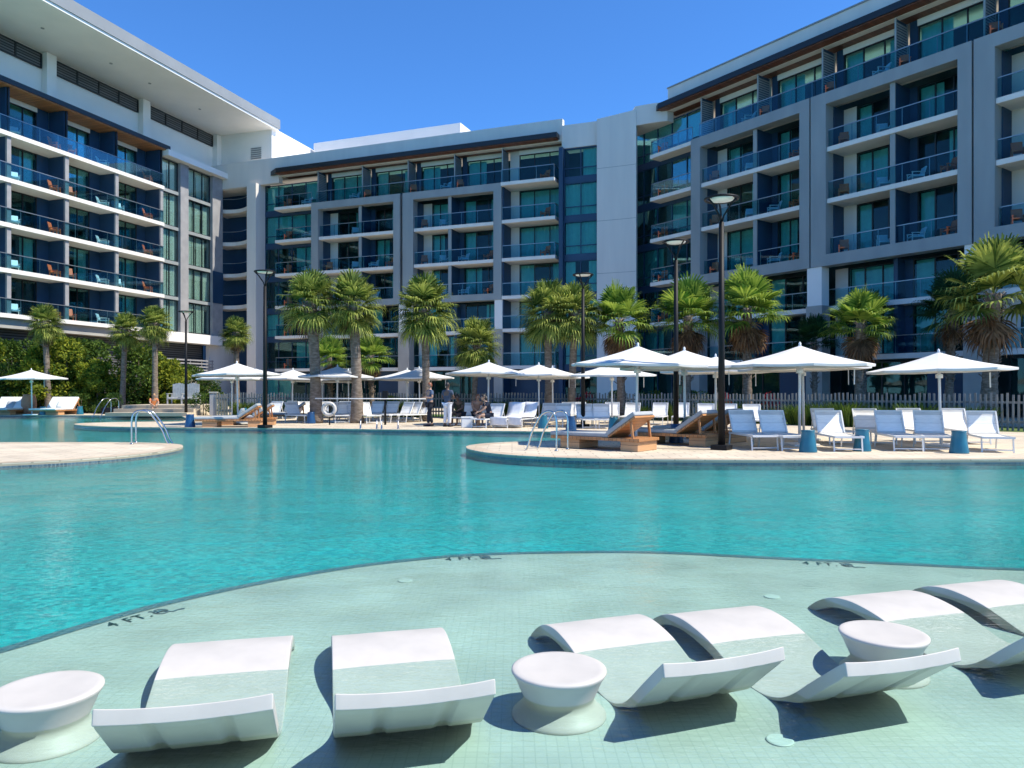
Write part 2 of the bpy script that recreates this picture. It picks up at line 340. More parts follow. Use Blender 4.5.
# ------------------------------------------------------------------ depth markings and floor fittings
def text_tris(body, size):
    cu = bpy.data.curves.new('t', 'FONT'); cu.body = body; cu.size = size; cu.offset = size*.004; cu.space_character = 1.2
    o = bpy.data.objects.new('t', cu); COL.objects.link(o)
    bpy.context.view_layer.update()
    me = bpy.data.meshes.new_from_object(o.evaluated_get(bpy.context.evaluated_depsgraph_get()))
    vs = [tuple(v.co) for v in me.vertices]; fs = [tuple(p.vertices) for p in me.polygons]
    bpy.data.objects.remove(o); bpy.data.curves.remove(cu); bpy.data.meshes.remove(me)
    return vs, fs
TXT = text_tris('4 FT.', .125)
def marking(a, b, label):
    a, b = Vector(a), Vector(b); d = b-a
    root = empty('depth_marking', (a.x,a.y,SHELF), math.atan2(d.y,d.x), label, 'depth marking', 'depth markings on the tanning shelf')
    root.scale = (.86,1.35,1)
    MB().add([(v[0]*1.12,v[1],.005) for v in TXT[0]], TXT[1]).build('lettering', M['ink'], root)
    m = MB(); cx, cy, r = .44, .04, .045
    m.tube([(cx+r*1.2*math.cos(t*math.pi/12), cy+r*math.sin(t*math.pi/12), .005) for t in range(24)], .0035, 4, closed=True)
    m.bar((cx-.06,cy+.05,.005),(cx+.06,cy-.05,.005),.010,.004)
    m.bar((cx-.035,cy-.01,.007),(cx+.02,cy+.02,.007),.018,.004); m.bar((cx+.02,cy+.02,.007),(cx+.05,cy-.005,.007),.012,.004)
    m.lathe([(.0,.003),(.013,.005),(.0,.008)], 10, (cx+.025,cy+.045))
    for q in range(2): m.bar((cx+.06+.05*q,cy-.055+.012*(q%2),.006),(cx+.11+.05*q,cy-.055+.012*((q+1)%2),.006),.008,.004)
    m.build('no_diving_symbol', M['darktile'], root)
sp = lambda x,y: spot(x,y,SHELF)[:]
marking(sp(112,627.5)[:2], sp(172,611.5)[:2], '4 FT marking with no diving symbol at the left end of the shelf edge')
marking(sp(446,561)[:2], sp(492,559)[:2], '4 FT marking with no diving symbol near the middle of the shelf edge')
marking(sp(803,564.5)[:2], sp(850,567)[:2], '4 FT marking with no diving symbol beyond the right pool loungers')
fit = [(780,741,'round white floor fitting beside the shadow of the fourth lounger'),(405,581,'small pale floor fitting by itself near the middle of the shelf'),(772,597,'small pale floor fitting left of the hump of the fifth lounger')]
for x,y,l in fit:
    p = spot(x,y,SHELF); e = empty('floor_fitting', p, .3, l, 'pool fitting', 'floor fittings on the tanning shelf')
    MB().lathe([(.060,0),(.060,.005),(.055,.008),(.0,.008)], 28).build('cover', M['fitting'], e)

# ------------------------------------------------------------------ in-pool loungers and side tables
def make_pool_lounger():
    root = empty('pool_lounger', cat='pool lounger', group='white resin loungers standing in the shallow shelf')
    top = smooth_line([(0,.272),(.05,.235),(.2,.115),(.36,-.015),(.48,-.07),(.6,-.088),(.75,-.072),(.9,-.02),(1.05,.03),(1.22,.060),(1.36,.066),(1.5,.045),(1.63,-.01),(1.72,-.07),(1.76,-.112)], 4)
    n = len(top); W = 26; bot = []
    for u,z in top:
        if u < .62: zb = max(.212 - 1.03*u, .01-.32*(u-.195), z-.07)
        else: zb = max(z-.065, -.113)
        bot.append((u - (.0 if u>.0 else .014), min(z-.015, zb)))
    m = MB(); vs = []
    for side in (top, bot):
        for u,z in side:
            for k in range(W+1):
                v = -1 + 2*k/W
                w = .325 + .0*u
                head = max(0, 1-u/.5)
                dz = .013*head*(v*v-.4) + .006*max(0,(u-1)/.7)*(1-v*v)
                if side is top: dz += -.004*(1-v**4) + .004
                vs.append((w*v, u, max(z+dz, -.114) if side is top else z + dz*(1 if u<.3 else 0) + (.022 if (.0 < u < .3 and .36 < abs(v) < .52) else 0)))
    N = W+1; fs = []
    for i in range(n-1):
        for k in range(W):
            a = i*N+k; fs.append((a,a+1,a+1+N,a+N)); b = n*N + a; fs.append((b+N,b+N+1,b+1,b))
        a = i*N; b = n*N+a; fs.append((a,a+N,b+N,b)); a += W; b += W; fs.append((b,b+N,a+N,a))
    for k in range(W):
        a = k; b = n*N+k; fs.append((b,b+1,a+1,a)); a = (n-1)*N+k; b += (n-1)*N; fs.append((a,a+1,b+1,b))
    m.add(vs, fs)
    o = m.build('shell', M['lounge'], root, True)
    o.data.polygons.foreach_set('use_smooth', [True]*len(o.data.polygons))
    bv = o.modifiers.new('bevel','BEVEL'); bv.width = .008; bv.segments = 2; bv.limit_method = 'ANGLE'; bv.angle_limit = R_(35)
    bv.harden_normals = False
    ws = o.modifiers.new('wn','WEIGHTED_NORMAL')
    return root
pl = make_pool_lounger(); used = [False]
L6 = [((-1.26,2.89),(-1.565,4.18),'white pool lounger between the two round tables, nearest the left edge'),
      ((-.384,3.035),(-.706,4.325),'white pool lounger just left of the middle round table, seen from behind'),
      ((.967,3.40),(.57,4.50),'white pool lounger just right of the middle round table'),
      ((1.776,3.40),(1.345,4.765),'white pool lounger with its backrest in front of the right round table'),
      ((2.97,3.87),(2.56,5.16),'white pool lounger just right of the right round table, backrest cut off'),
      ((3.80,4.17),(3.40,5.46),'white pool lounger at the far right, only its knee hump in the picture')]
for hd,cr,l in L6:
    d = Vector(cr)-Vector(hd); a = math.atan2(d.y,d.x) - math.pi/2
    o_ = place(pl, used, (hd[0],hd[1],-.022), a, l); o_.scale = (1, min(1.05,max(.92,d.length/1.36)), 1)
def make_pool_table():
    root = empty('pool_side_table', cat='side table', group='round white tables standing in the shallow shelf')
    MB().lathe([(.0,.150),(.14,.151),(.195,.155),(.219,.155),(.229,.149),(.230,.138),(.222,.122),(.208,.095),(.192,.05),(.172,.0),(.166,-.022),(.180,-.040),(.194,-.06),(.212,-.08),(.226,-.095),(.228,-.103),(.228,-.115)], 56).build('bowl', M['lounge'], root, True)
    return root
pt = make_pool_table(); used = [False]
for x,y,l in ((-2.09,3.37,'round white pool table at the left edge of the shelf'),(.227,3.63,'round white pool table between the second and third loungers'),(2.06,4.16,'round white pool table standing behind the raised backrest of a lounger')):
    o_ = place(pt, used, (x,y,-.015), 0, l); o_.scale = (1,1,.86)

# ------------------------------------------------------------------ hotel wings
def frame_of(o): return Matrix.Translation(o.location) @ Matrix.Rotation(o.rotation_euler.z, 4, 'Z')
def curtain_mb(a, b, y, z0, z1):
    m = MB(); n = max(6,int((b-a)/.04)); vs = []
    for i in range(n+1):
        x = a+(b-a)*i/n; yy = y + .014*math.sin(x*21) + .012*math.sin(x*8)
        vs += [(x,yy,z0),(x,yy,z1)]
    m.add(vs, [(2*i,2*i+2,2*i+3,2*i+1) for i in range(n)]); return m
def window(par, s0, s1, z0, z1, y, n=3, curt=None, pane='pane', fr='darkmetal', transom=None):
    m = MB(); t = .07
    m.box(s0,s1,y,y+.1,z0,z0+t); m.box(s0,s1,y,y+.1,z1-t,z1); 
    for i in range(n+1):
        c = s0+(s1-s0)*i/n; a = min(max(c-t/2,s0),s1-t); m.box(a,a+t,y-.003,y+.103,z0+.002,z1-.002)
    if transom: m.box(s0,s1,y+.004,y+.096,z0+transom,z0+transom+t)
    w = m.build('window', M[fr], par)
    MB().box(s0+.03,s1-.03,y+.045,y+.055,z0+.03,z1-.03).build('pane', M[pane], w)
    for a,b in (curt or []):
        A = s0+.06+(s1-s0-.12)*a; B = s0+.06+(s1-s0-.12)*b
        curtain_mb(A,B,y+.32,z0+.05,z1-.08).build('curtain', M['curtain'], w, True)
    return w
def rail_mb(s0, s1, y, z, step=1.5, ends=()):
    g = MB(); m = MB()
    g.box(s0,s1,y,y+.015,z+.06,z+1.03)
    m.box(s0,s1,y-.02,y+.035,z+1.03,z+1.08)
    n = max(1,round((s1-s0)/step))
    for i in range(n+1):
        c = s0+(s1-s0)*i/n; m.box(c-.02,c+.02,y+.017,y+.05,z,z+1.03)
    for e,depth in ends:
        g.box(e-.008,e+.008,y+.06,y+depth,z+.06,z+1.03); m.box(e-.03,e+.03,y+.04,y+depth,z+1.032,z+1.078)
    return g, m
def balcony(par, s0, s1, y0, y1, z, th=.26, rail=True, ends=(), step=1.5, mat='slab'):
    b = MB().box(s0,s1,y0,y1,z-th,z).build('balcony', M[mat], par)
    if rail:
        g,m = rail_mb(s0+.04,s1-.04,y0+.08,z,step,ends)
        g.build('glass_panel', M['railglass'], b); m.build('railing', M['greymetal'], b)
    return b
def curt_pat(k=None):
    r = random.random()
    if r < .35: return [(0,.3),(.72,1)]
    if r < .55: return [(0,.45)]
    if r < .75: return [(.55,1)]
    if r < .88: return [(0,1)]
    return []
# seats on the balconies: a thing each
def make_orange():
    root = empty('balcony_chair', cat='chair', group='orange chairs on the hotel balconies')
    MB().box(-.28,.28,-.3,.25,.28,.36).build('seat', M['orange'], root, bevel=.03)
    MB().xbox(Matrix.Translation((0,.3,.6)) @ Matrix.Rotation(R_(-15),4,'X'), .5,.07,.62).build('backrest', M['orange'], root, bevel=.03)
    for x in (-.25,.25):
        m = MB(); m.bar((x,-.28,0),(x,-.28,.45),.06); m.bar((x,.2,0),(x,.2,.45),.06); m.bar((x,-.32,.47),(x,.26,.47),.08,.04); m.build('arm_frame', M['orange'], root)
    return root
def make_white():
    root = empty('balcony_chair', cat='chair', group='pale lounge chairs on the hotel balconies')
    MB().box(-.32,.32,-.4,.3,.3,.4).build('seat', M['lightblue'], root, bevel=.02)
    MB().xbox(Matrix.Translation((0,.36,.62)) @ Matrix.Rotation(R_(-18),4,'X'), .62,.08,.6).build('backrest', M['lightblue'], root, bevel=.02)
    for x in (-.34,.34):
        m = MB(); m.bar((x,-.38,0),(x,-.38,.55),.05); m.bar((x,.3,0),(x,.3,.55),.05); m.bar((x,-.42,.57),(x,.36,.57),.07,.04); m.build('arm_frame', M['alu'], root)
    return root
och, ou_ = make_orange(), [False]
wch, wu_ = make_white(), [False]
def seat(kind, wing, s, y, z, rz, label):
    p = frame_of(wing) @ Vector((s,y-(.2 if kind=='o' else 0),z))
    place(och if kind=='o' else wch, ou_ if kind=='o' else wu_, p, wing.rotation_euler.z+rz, label, 1.04 if kind=='o' else .95)
LV = ['top level','second level','third level','fourth level','fifth level','sixth level']

# ---- left wing
dL = Vector((.302,.953)); aL = math.atan2(dL.y,dL.x)
W = empty('hotel_wing', (-35.43,51.9,DZ-.0), aL, 'left hotel wing with deep overhanging grey roof and long white balconies', 'hotel', 'hotel wings round the pool')
wing_L = W; z0 = -DZ                                   # local z = world z - DZ
def Z(z): return z - DZ
fl = [6.95,10.1,13.3,16.45,19.7]; divs = [-8.4,-3.9,.78,5.48,10.22,15.15]
for i,z in enumerate(fl):
    z = Z(z); zt = Z(fl[i+1])-.30 if i < 4 else Z(22.87)
    b = balcony(W, -9, 15.3, 0, 1.9, z, .30)
    for j in range(5):
        a = divs[j]+.15; e = divs[j+1]-.15
        window(W, a, e-1.0, z+.02, zt-.02 if i<4 else zt-.35, 1.8, 3, [(0,.22),(.66,1)] if random.random()<.5 else ([(.0,.3)] if random.random()<.6 else []))
        MB().box(e-1.0,e,1.8,2.1,z,zt).build('wall_panel', M['navy'], W)
        if i == 4: MB().box(a,e-1.0,1.75,1.95,zt-.35,zt-.01).build('lintel', M['white'], W)
        if e < 16:
            d = divs[j+1]
            MB().box(d-.13,d+.13,.3,1.8,z+.002,zt-.002).build('divider_wall', M['navy'] if True else None, W)
            if i < 4: MB().box(d-.16,d+.16,.14,.3,z+.002,zt-.002).build('post', M['concrete'], W)
            else: MB().box(d-.05,d+.05,.14,.3,z+.002,zt-.002).build('post', M['darkmetal'], W)
    lv = LV[4-i]
    seat('o', W, 4.7, .7, z, .4, f'orange chair on the {lv} balcony of the left wing, first from its left end')
    seat('o', W, 6.1, .7, z, -.4, f'orange chair on the {lv} balcony of the left wing, just right of a post') if i not in (2,) else None
    if i > 0: seat('o', W, 13.9, .7, z, .5, f'orange chair at the right end of the {lv} balcony of the left wing')
    seat('w', W, -.1, .8, z, .5, f'pale chair at the left edge of the {lv} balcony of the left wing')
    seat('w', W, 1.7, .8, z, -.5, f'pale chair right of the first post on the {lv} balcony of the left wing')
    seat('w', W, 9.4, .8, z, .5, f'pale chair left of the third post on the {lv} balcony of the left wing')
    if i%2: seat('w', W, 11.0, .8, z, -.5, f'pale chair right of the third post on the {lv} balcony of the left wing')
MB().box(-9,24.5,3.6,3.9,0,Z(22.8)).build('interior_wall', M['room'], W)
MB().box(-9,15.7,-.3,1.95,Z(22.95),Z(23.3)).build('canopy', M['darkmetal'], W)
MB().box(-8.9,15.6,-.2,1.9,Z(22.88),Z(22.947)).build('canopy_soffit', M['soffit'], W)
MB().box(-9,26.5,2.0,2.4,Z(22.8),Z(27.32)).build('upper_wall', M['white'], W)
MB().box(-9,26.5,2.4,14,Z(22.3),Z(22.8)).build('roof_slab', M['white'], W)
for c in (-4.2,5.3,14.8,24.4):
    MB().box(c-.42,c+.42,1.45,2.0,Z(23.2),Z(27.3)).build('pilaster', M['white'], W)
for a,b in ((-3.6,4.75),(5.9,14.2),(15.4,23.8)):
    q = MB().box(a,b,1.90,1.99,Z(26.05),Z(27.15)).build('louver_panel', M['louver'], W)
    m = MB(); n = 4
    for i in range(n+1): m.box(a+(b-a)*i/n-.06,a+(b-a)*i/n+.06,1.84,1.898,Z(26.05),Z(27.15))
    m.box(a,b,1.845,1.897,Z(26.02),Z(26.12)); m.box(a,b,1.845,1.897,Z(27.08),Z(27.18)); m.build('louver_frame', M['darkmetal'], q)
rf = MB(); rf.box(-12,25.2,-4.9,14,Z(27.34),Z(27.55)); rf.build('roof_soffit', M['white'], W)
rf = MB(); rf.box(-12.1,25.3,-5.0,14.1,Z(27.55),Z(28.45)); rf.build('roof', M['fascia'], W)
for x in (2,8,12,18): MB().lathe([(.12,Z(27.30)),(.12,Z(27.34))],12,(x,-1.5)).build('downlight', M['fascia'], W)
# podium under the balconies
MB().box(-9,15.3,.35,1.9,Z(5.95),Z(6.64)).build('edge_beam', M['beige'], W)
MB().box(-9,21.7,1.4,1.7,Z(2.8),Z(5.94)).build('louver_screen', M['louver'], W)
MB().box(-9,21.7,1.8,2.0,0,Z(2.8)).build('podium_wall', M['concrete'], W)
MB().box(14,21.7,-.1,1.4,Z(2.2),Z(3.0)).build('podium_band', M['beige'], W)
m = MB()
for k in range(5): m.box(14,21.6,-.06,-.02,Z(3.15+.3*k),Z(3.27+.3*k))
for k in range(6): m.box(14+1.5*k,14.06+1.5*k,-.02,.04,Z(3),Z(4.5))
m.build('podium_railing', M['concrete'], W)
# glazed bays at the right end
for s0,s1 in ((15.32,17.45),(18.48,21.74)):
    for i in range(5):
        za = Z(fl[i]) + .02; zb = (Z(fl[i+1])-.28) if i<4 else Z(22.35)
        window(W, s0, s1, za, zb, .45, 2 if s1<18 else 3, [(0,.47),(.53,1)] if s1<18 else [(0,.36),(.40,.70),(.74,1)] if i%2 else [(0,.48),(.52,.88)], 'clearpane')
        MB().box(s0,s1,.38,.72,zb+.004,zb+.30).build('spandrel', M['frame'], W)
for s0,s1 in ((17.45,18.48),(21.74,23.2)):
    MB().box(s0,s1,.15,3.0,Z(6.9),Z(22.4)).build('pier', M['concrete'], W)
MB().box(21.75,23.25,.12,.9,Z(10.1),Z(13.2)).build('pier_panel', M['navy'], W)
MB().box(15.3,24.8,-.45,2.4,Z(22.42),Z(22.95)).build('ledge', M['white'], W)
MB().box(15.0,22.8,-.15,1.4,Z(6.0),Z(6.88)).build('floor_band', M['white'], W)
MB().box(21.7,27,.5,.9,0,Z(6.0)).build('panel_wall', M['stucco'], W)
# stair block on the roof
q = MB()
cx = Vector((-23.7,74.0)) - Vector((-35.43,51.9)); ls, ly = cx.dot(dL), cx.dot(Vector((-dL.y,dL.x)))
q.box(ls,ls+9,ly,ly+9,Z(22.5),Z(27.6)); st = q.build('stair_block', M['white'], W)
m = MB()
for k in range(6): m.box(ls-.05,ls-.01,ly+1.2,ly+2.4,Z(24.6+.2*k),Z(24.72+.2*k))
m.build('vent', M['fascia'], st)

# ---- middle wing
dM = Vector((.934,-.357)).normalized(); aM = math.atan2(dM.y,dM.x)
W = empty('hotel_wing', (-27.28,73.06,DZ), aM, 'middle hotel wing with two grey portal frames and a glazed corner', 'hotel', 'hotel wings round the pool'); wing_M = W
WY = 1.8
def upper_bay(W, s0, s1, zf, zt, stub, top=False, seedc=None):
    z = Z(zf); t = Z(zt)
    a = s0
    if stub:
        MB().box(s0,s0+.85,WY,WY+.3,z,t).build('wall_panel', M['stucco'], W); a = s0+.85
    else:
        MB().box(s0,s0+.45,WY,WY+.3,z,t).build('wall_panel', M['navy'], W); a = s0+.45
    zt2 = t-.38 if top else t-.02
    window(W, a, s1, z+.02, zt2, WY, 3, curt_pat())
    if top: MB().box(a,s1,WY-.05,WY+.2,zt2+.004,t).build('lintel', M['white'], W)
def fin(W, s, z0, z1):
    m = MB()
    m.box(s-.05,s+.05,.35,.42,z0,z1); m.box(s-.05,s+.05,1.6,1.67,z0,z1)
    n = int((z1-z0)/.16)
    for k in range(n): m.box(s-.04,s+.04,.42,1.6,z0+.16*k+.02,z0+.16*k+.11)
    q = m.build('slatted_screen', M['frame'], W); MB().box(s-.02,s+.015,.43,1.59,z0,z1).build('backing', M['navy'], q)
def portal(W, s0, s1, w0, w1, zb0, zb1, zt0, zt1):
    m = MB()
    m.box(s0,s0+w0,-.12,.7,Z(zb0),Z(zt1)); m.box(s1-w1,s1,-.12,.7,Z(zb0),Z(zt1))
    m.box(s0+w0,s1-w1,-.12,.7,Z(zt0),Z(zt1)); m.box(s0+w0,s1-w1,-.12,.7,Z(zb0),Z(zb1))
    o = m.build('portal_frame', M['frame'], W)
    for q in (s0+w0, s1-w1-.05): MB().box(q,q+.05,.702,1.8,Z(zb1),Z(zt0)).build('side_wall', M['navy'], W)
    return o
def frame_block(W, who, s0, s1, w0, w1, div, floors, zb, zt, lower=(6.75,3.65), nm='', stub2=False):
    """one portal frame: two bays wide, three floors inside, one floor above, open floors below"""
    portal(W, s0, s1, w0, w1, zb[0], zb[1], zt[0], zt[1])
    a, b = s0+w0+.05, s1-w1-.05
    zs = [zb[1]] + list(floors); tops = [f-.26 for f in floors] + [zt[0]]
    for i,(z,t) in enumerate(zip(zs,tops)):
        if i: balcony(W, a-.04, b+.04, .02, 1.9, Z(z), .28)
        else:
            g,m = rail_mb(a,b,.3,Z(z)); o = m.build('railing', M['greymetal'], W); g.build('glass_panel', M['railglass'], o)
            MB().box(a,b,.7,1.9,Z(z)-.2,Z(z)).build('floor_slab', M['slab'], W)
        upper_bay(W, a, div-.13, z, t, True); upper_bay(W, div+.13, b, z, t, False)
        MB().box(div-.13,div+.13,.2,1.8,Z(z)+.002,Z(t)-.002).build('divider_wall', M['navy'], W)
        MB().box(div-.15,div+.15,.12,.2,Z(z)+.002,Z(t)-.002).build('post', M['frame'], W)
        lv = LV[3-i]
        if random.random() < .9: seat('o', W, a+.75, .75, Z(z), .5, f'orange chair at the left, {lv} of {nm}')
        seat('w', W, div-.9, .85, Z(z), .7, f'pale chair left of the divider, {lv} of {nm}')
        if i != 2: seat('w', W, div+1.0, .85, Z(z), -.7, f'pale chair right of the divider, {lv} of {nm}')
        if random.random() < .3: seat('o', W, b-.7, .8, Z(z), -.5, f'orange chair at the right, {lv} of {nm}')
# upper wall, parapets, canopy
MB().box(-3.5,33.45,.5,1.0,Z(22.05),Z(23.9)).build('parapet', M['stucco'], W)
MB().box(-3.5,5.2,.45,1.0,Z(21.45),Z(22.05)).build('corner_wall', M['stucco'], W)
MB().box(33.45,36.5,.3,1.0,Z(21.35),Z(23.25)).build('parapet', M['stucco'], W)
MB().box(-.6,36.5,1.0,14,Z(22.6),Z(23.0)).build('roof_slab', M['white'], W)
MB().box(3.0,20.3,9,13,Z(23),Z(28.1)).build('roof_penthouse', M['white'], W)
MB().box(1.92,2.99,-.15,1.2,0,Z(21.5)).build('corner_column', M['stucco'], W)
MB().box(-9,1.92,3.0,3.3,0,Z(22.4)).build('recess_wall', M['navy'], W)
MB().box(-.3,.35,2.8,2.99,0,Z(21.4)).build('recess_pier', M['darkmetal'], W)
MB().box(-4.5,1.9,.6,2.9,Z(21.4),Z(21.9)).build('recess_ceiling', M['stucco'], W)
for z in (6.9,10.05,13.2,16.35,19.6):
    arcp = [(-3.2+5.1*k/10, .25+1.1*math.sin(math.pi*k/10)) for k in range(11)]
    b = MB().prism(arcp+[(1.9,2.95),(-3.2,2.95)], Z(z)-.36, Z(z)).build('balcony', M['slab'], W)
    g,m = MB(),MB()
    for p,q in zip(arcp[:-1],arcp[1:]):
        g.add([(p[0],p[1]+.12,Z(z)+.06),(q[0],q[1]+.12,Z(z)+.06),(q[0],q[1]+.12,Z(z)+1.03),(p[0],p[1]+.12,Z(z)+1.03)],[(0,1,2,3)]); m.bar((p[0],p[1]+.12,Z(z)+1.05),(q[0],q[1]+.12,Z(z)+1.05),.05)
    g.build('glass_panel', M['railglass'], b); m.build('railing', M['greymetal'], b)
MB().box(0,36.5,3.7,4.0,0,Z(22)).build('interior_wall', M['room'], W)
def canopy(W, s0, s1, z, th=.4):
    c = MB(); c.add([(s0-1.2,.49,z),(s1,.49,z),(s1,-.3,z),(s0,-.3,z),(s0-1.2,.49,z+th),(s1,.49,z+th),(s1,-.3,z+th),(s0,-.3,z+th)],
                [(0,1,2,3),(7,6,5,4),(3,2,6,7),(2,1,5,6),(0,3,7,4),(1,0,4,5)]); o = c.build('canopy', M['darkmetal'], W)
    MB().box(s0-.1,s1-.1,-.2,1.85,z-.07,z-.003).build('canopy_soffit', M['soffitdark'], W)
    MB().box(s0-.1,s1-.1,.495,1.85,z,z+.3).build('canopy_deck', M['darkmetal'], W)
canopy(W, 5.4, 33.2, Z(22.2))
def glass_tower(W, s0, s1, y, levels, ztop, n, name='tower', dark=False):
    zs = list(levels)
    for i,z in enumerate(zs):
        t = zs[i+1]-.45 if i+1 < len(zs) else ztop
        window(W, s0, s1, Z(z), Z(t), y, n, curt_pat() if random.random()<.8 else [], 'pane', 'navy', transom=.7)
        MB().box(s0,s1,y-.02,y+.12,Z(t)+.004,Z(t)+.446).build('spandrel', M['navy'], W) if i+1 < len(zs) else None
LM = [.15,3.65,6.75,9.5,12.62,15.8,18.95]
glass_tower(W, 2.99, 9.28, 1.2, LM, 21.45, 4)
glass_tower(W, 33.64, 36.45, .35, LM, 21.3, 2)
MB().box(33.3,33.64,-.05,1.8,0,Z(21.4)).build('side_pier', M['navy'], W)
for i,z in enumerate((18.95,15.85,12.65,9.6,6.75,3.65)):
    balcony(W, 5.1, 9.28, 0 if i else -.1, 1.15, Z(z), .26, True, ((5.14,1.1),))
    seat('o', W, 6.3, .6, Z(z), .4, f"orange chair on the {LV[i]} balcony by the middle wing's glass corner")
    if i < 3: seat('w', W, 8.3, .6, Z(z), -.5, f"pale chair on the {LV[i]} balcony by the middle wing's glass corner")
frame_block(W, 'm', 9.28, 18.63, .75, .66, 14.4, (12.66,15.82), (9.2,9.75), (18.35,19.0), nm='left portal frame of the middle wing')
frame_block(W, 'm', 18.9, 28.3, 1.05, .73, 23.4, (12.66,15.82), (9.2,9.75), (18.35,19.0), nm='right portal frame of the middle wing')
def top_floor(W, fins, zf, zt, s_end, nm):
    for i,(a,b) in enumerate(zip(fins[:-1],fins[1:])):
        upper_bay(W, a+.1, b-.1, zf, zt, False, True); fin(W, a, Z(zf)+.01, Z(zt)-.12)
        if i not in (0,): seat('o', W, a+.5, .65, Z(zf), .5, f'orange chair just right of the {NTH[i]} slatted screen atop the {nm}')
        if i%2 == 0: seat('w', W, b-1.0, .7, Z(zf), -.6, f'pale chair just left of the {NTH[i+1]} slatted screen atop the {nm}')
    fin(W, fins[-1], Z(zf)+.01, Z(zt)-.12)
    a, b = fins[0], s_end
    MB().box(a,b,.701,2.1,Z(zf)-.25,Z(zf)-.002).build('floor_slab', M['slab'], W)
    g,m = rail_mb(a,b,.12,Z(zf)); o = m.build('railing', M['greymetal'], W); g.build('glass_panel', M['railglass'], o)
top_floor(W, [9.7,14.5,19.2,23.75,28.2], 19.0, 22.12, 28.2, 'middle wing')
# right column of single balconies
for i,z in enumerate((18.95,15.85,12.65,9.5,6.75,3.65)):
    t = ([22.12]+[18.69,15.59,12.39,9.2,6.45])[i]
    balcony(W, 28.32, 33.0, -.35 if i==0 else -.1, 1.9, Z(z), .28, True, ((32.95,1.7),))
    upper_bay(W, 28.35, 33.3, z, t, True, i==0)
    if i < 4: seat('o', W, 32.0, .6, Z(z), -.4, f'orange chair on the {LV[i]} single balcony at the right end of the middle wing')
MB().box(28.3,28.42,.1,1.8,0,Z(18.9)).build('side_wall', M['navy'], W)
# open lower floors
def lower(W, spans, cols, zb, colw=.9, lev=(3.65,6.75)):
    for c,w in cols:
        MB().box(c-w/2,c+w/2,-.05,.75,Z(lev[1]),Z(zb)-.003).build('column', M['white'], W)
        MB().box(c-w/2-.05,c+w/2+.05,-.10,.8,0,Z(lev[1])-.003).build('column', M['beige'], W)
    for a,b in spans:
        for i,z in enumerate(lev):
            balcony(W, a, b, .85, 2.0, Z(z), .3)
            t = (lev[i+1]-.3) if i+1 < len(lev) else zb
            mid = (a+b)/2
            upper_bay(W, a, mid-.12, z, t, True); upper_bay(W, mid+.12, b, z, t, False)
            MB().box(mid-.12,mid+.12,.95,1.8,Z(z)+.002,Z(t)-.002).build('divider_wall', M['navy'], W)
        k = (b-a)/3
        window(W, a+.3, a+2*k, .05, Z(3.3), 1.8, 4, [], 'pane')
        MB().box(a+2*k,b,1.7,2.0,0,Z(3.35)).build('wall_panel', M['navy'], W)
lower(W, [(9.4,18.4),(19.5,27.6)], [(9.7,.7),(19.0,1.0),(28.0,.7)], 9.2)
MB().box(28.4,33.3,1.8,2.0,0,Z(3.37)).build('wall_panel', M['navy'], W)
# curved corner wall
def w2l(p): 
    v = Vector(p)-Vector((-27.28,73.06)); return (v.dot(dM), v.dot(Vector((-dM.y,dM.x))))
P0 = Vector((6.79,60.0)); P1 = P0 + dM*2.0; P2 = Vector((9.72,58.75)); P3 = P2 + Vector((.9,1.2))
arc = []
for i in range(13):
    t = i/12; arc.append(P0*(1-t)**2 + P1*2*t*(1-t) + P2*t*t)
m = MB()
for a,b in zip(arc[:-1],arc[1:]):
    a2 = a+Vector((.35,.93))*.5; b2 = b+Vector((.35,.93))*.5
    l = [w2l(q) for q in (a,b,b2,a2)]
    zt = 23.3 + .35*((a.x-6.8)/3.4)
    m.add([(*q,0) for q in l]+[(*q,Z(zt)) for q in l], [(3,2,1,0),(4,5,6,7),(0,1,5,4),(2,3,7,6),(1,2,6,5),(3,0,4,7)])
cw = m.build('curved_wall', M['stucco'], W)
m = MB()
for z in (6.7,10.9,15.1,19.3):
    for a,b in zip(arc[:-1],arc[1:]):
        n_ = Vector((-.357,-.934))*.006; l = [w2l(q+n_) for q in (a,b)]
        m.add([(*l[0],Z(z)),(*l[1],Z(z)),(*l[1],Z(z)+.03),(*l[0],Z(z)+.03)], [(0,1,2,3)])
m.build('panel_joint', M['fascia'], cw)

# ---- right wing
dR = Vector((.578,-.816)).normalized(); aR = math.atan2(dR.y,dR.x)
W = empty('hotel_wing', (10.16,59.56,DZ), aR, 'right hotel wing with large grey portal frames running out of the picture', 'hotel', 'hotel wings round the pool'); wing_R = W
LR = [.15,3.7,6.85,9.95,13.35,16.6,19.9]
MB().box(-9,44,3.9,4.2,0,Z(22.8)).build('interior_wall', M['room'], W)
glass_tower(W, -2.3, 5.3, 1.2, LR, 22.7, 5)
MB().prism([(.28,-.83),(1.4,-.25),(2.49,.46),(2.49,1.15),(-1.4,1.15),(-1.4,.2)], Z(22.35), Z(23.85)).build('parapet', M['stucco'], W)
MB().box(2.5,44,.5,1.0,Z(23.1),Z(24.8)).build('parapet', M['stucco'], W)
MB().box(2.45,44,.43,1.05,Z(24.8),Z(24.9)).build('parapet_cap', M['fascia'], W)
MB().box(-3.5,44,1.7,14,Z(23.3),Z(23.6)).build('roof_slab', M['white'], W)
canopy(W, 2.2, 44, Z(23.2))
for i,z in enumerate((19.95,16.62,13.38,9.98,6.85,3.7)):
    balcony(W, 1.1, 5.33, 0, 1.15, Z(z), .28, True, ((1.14,1.1),))
    if i < 5: seat('o', W, 2.1, .6, Z(z), .4, f"orange chair on the {LV[i]} balcony by the right wing's glass tower")
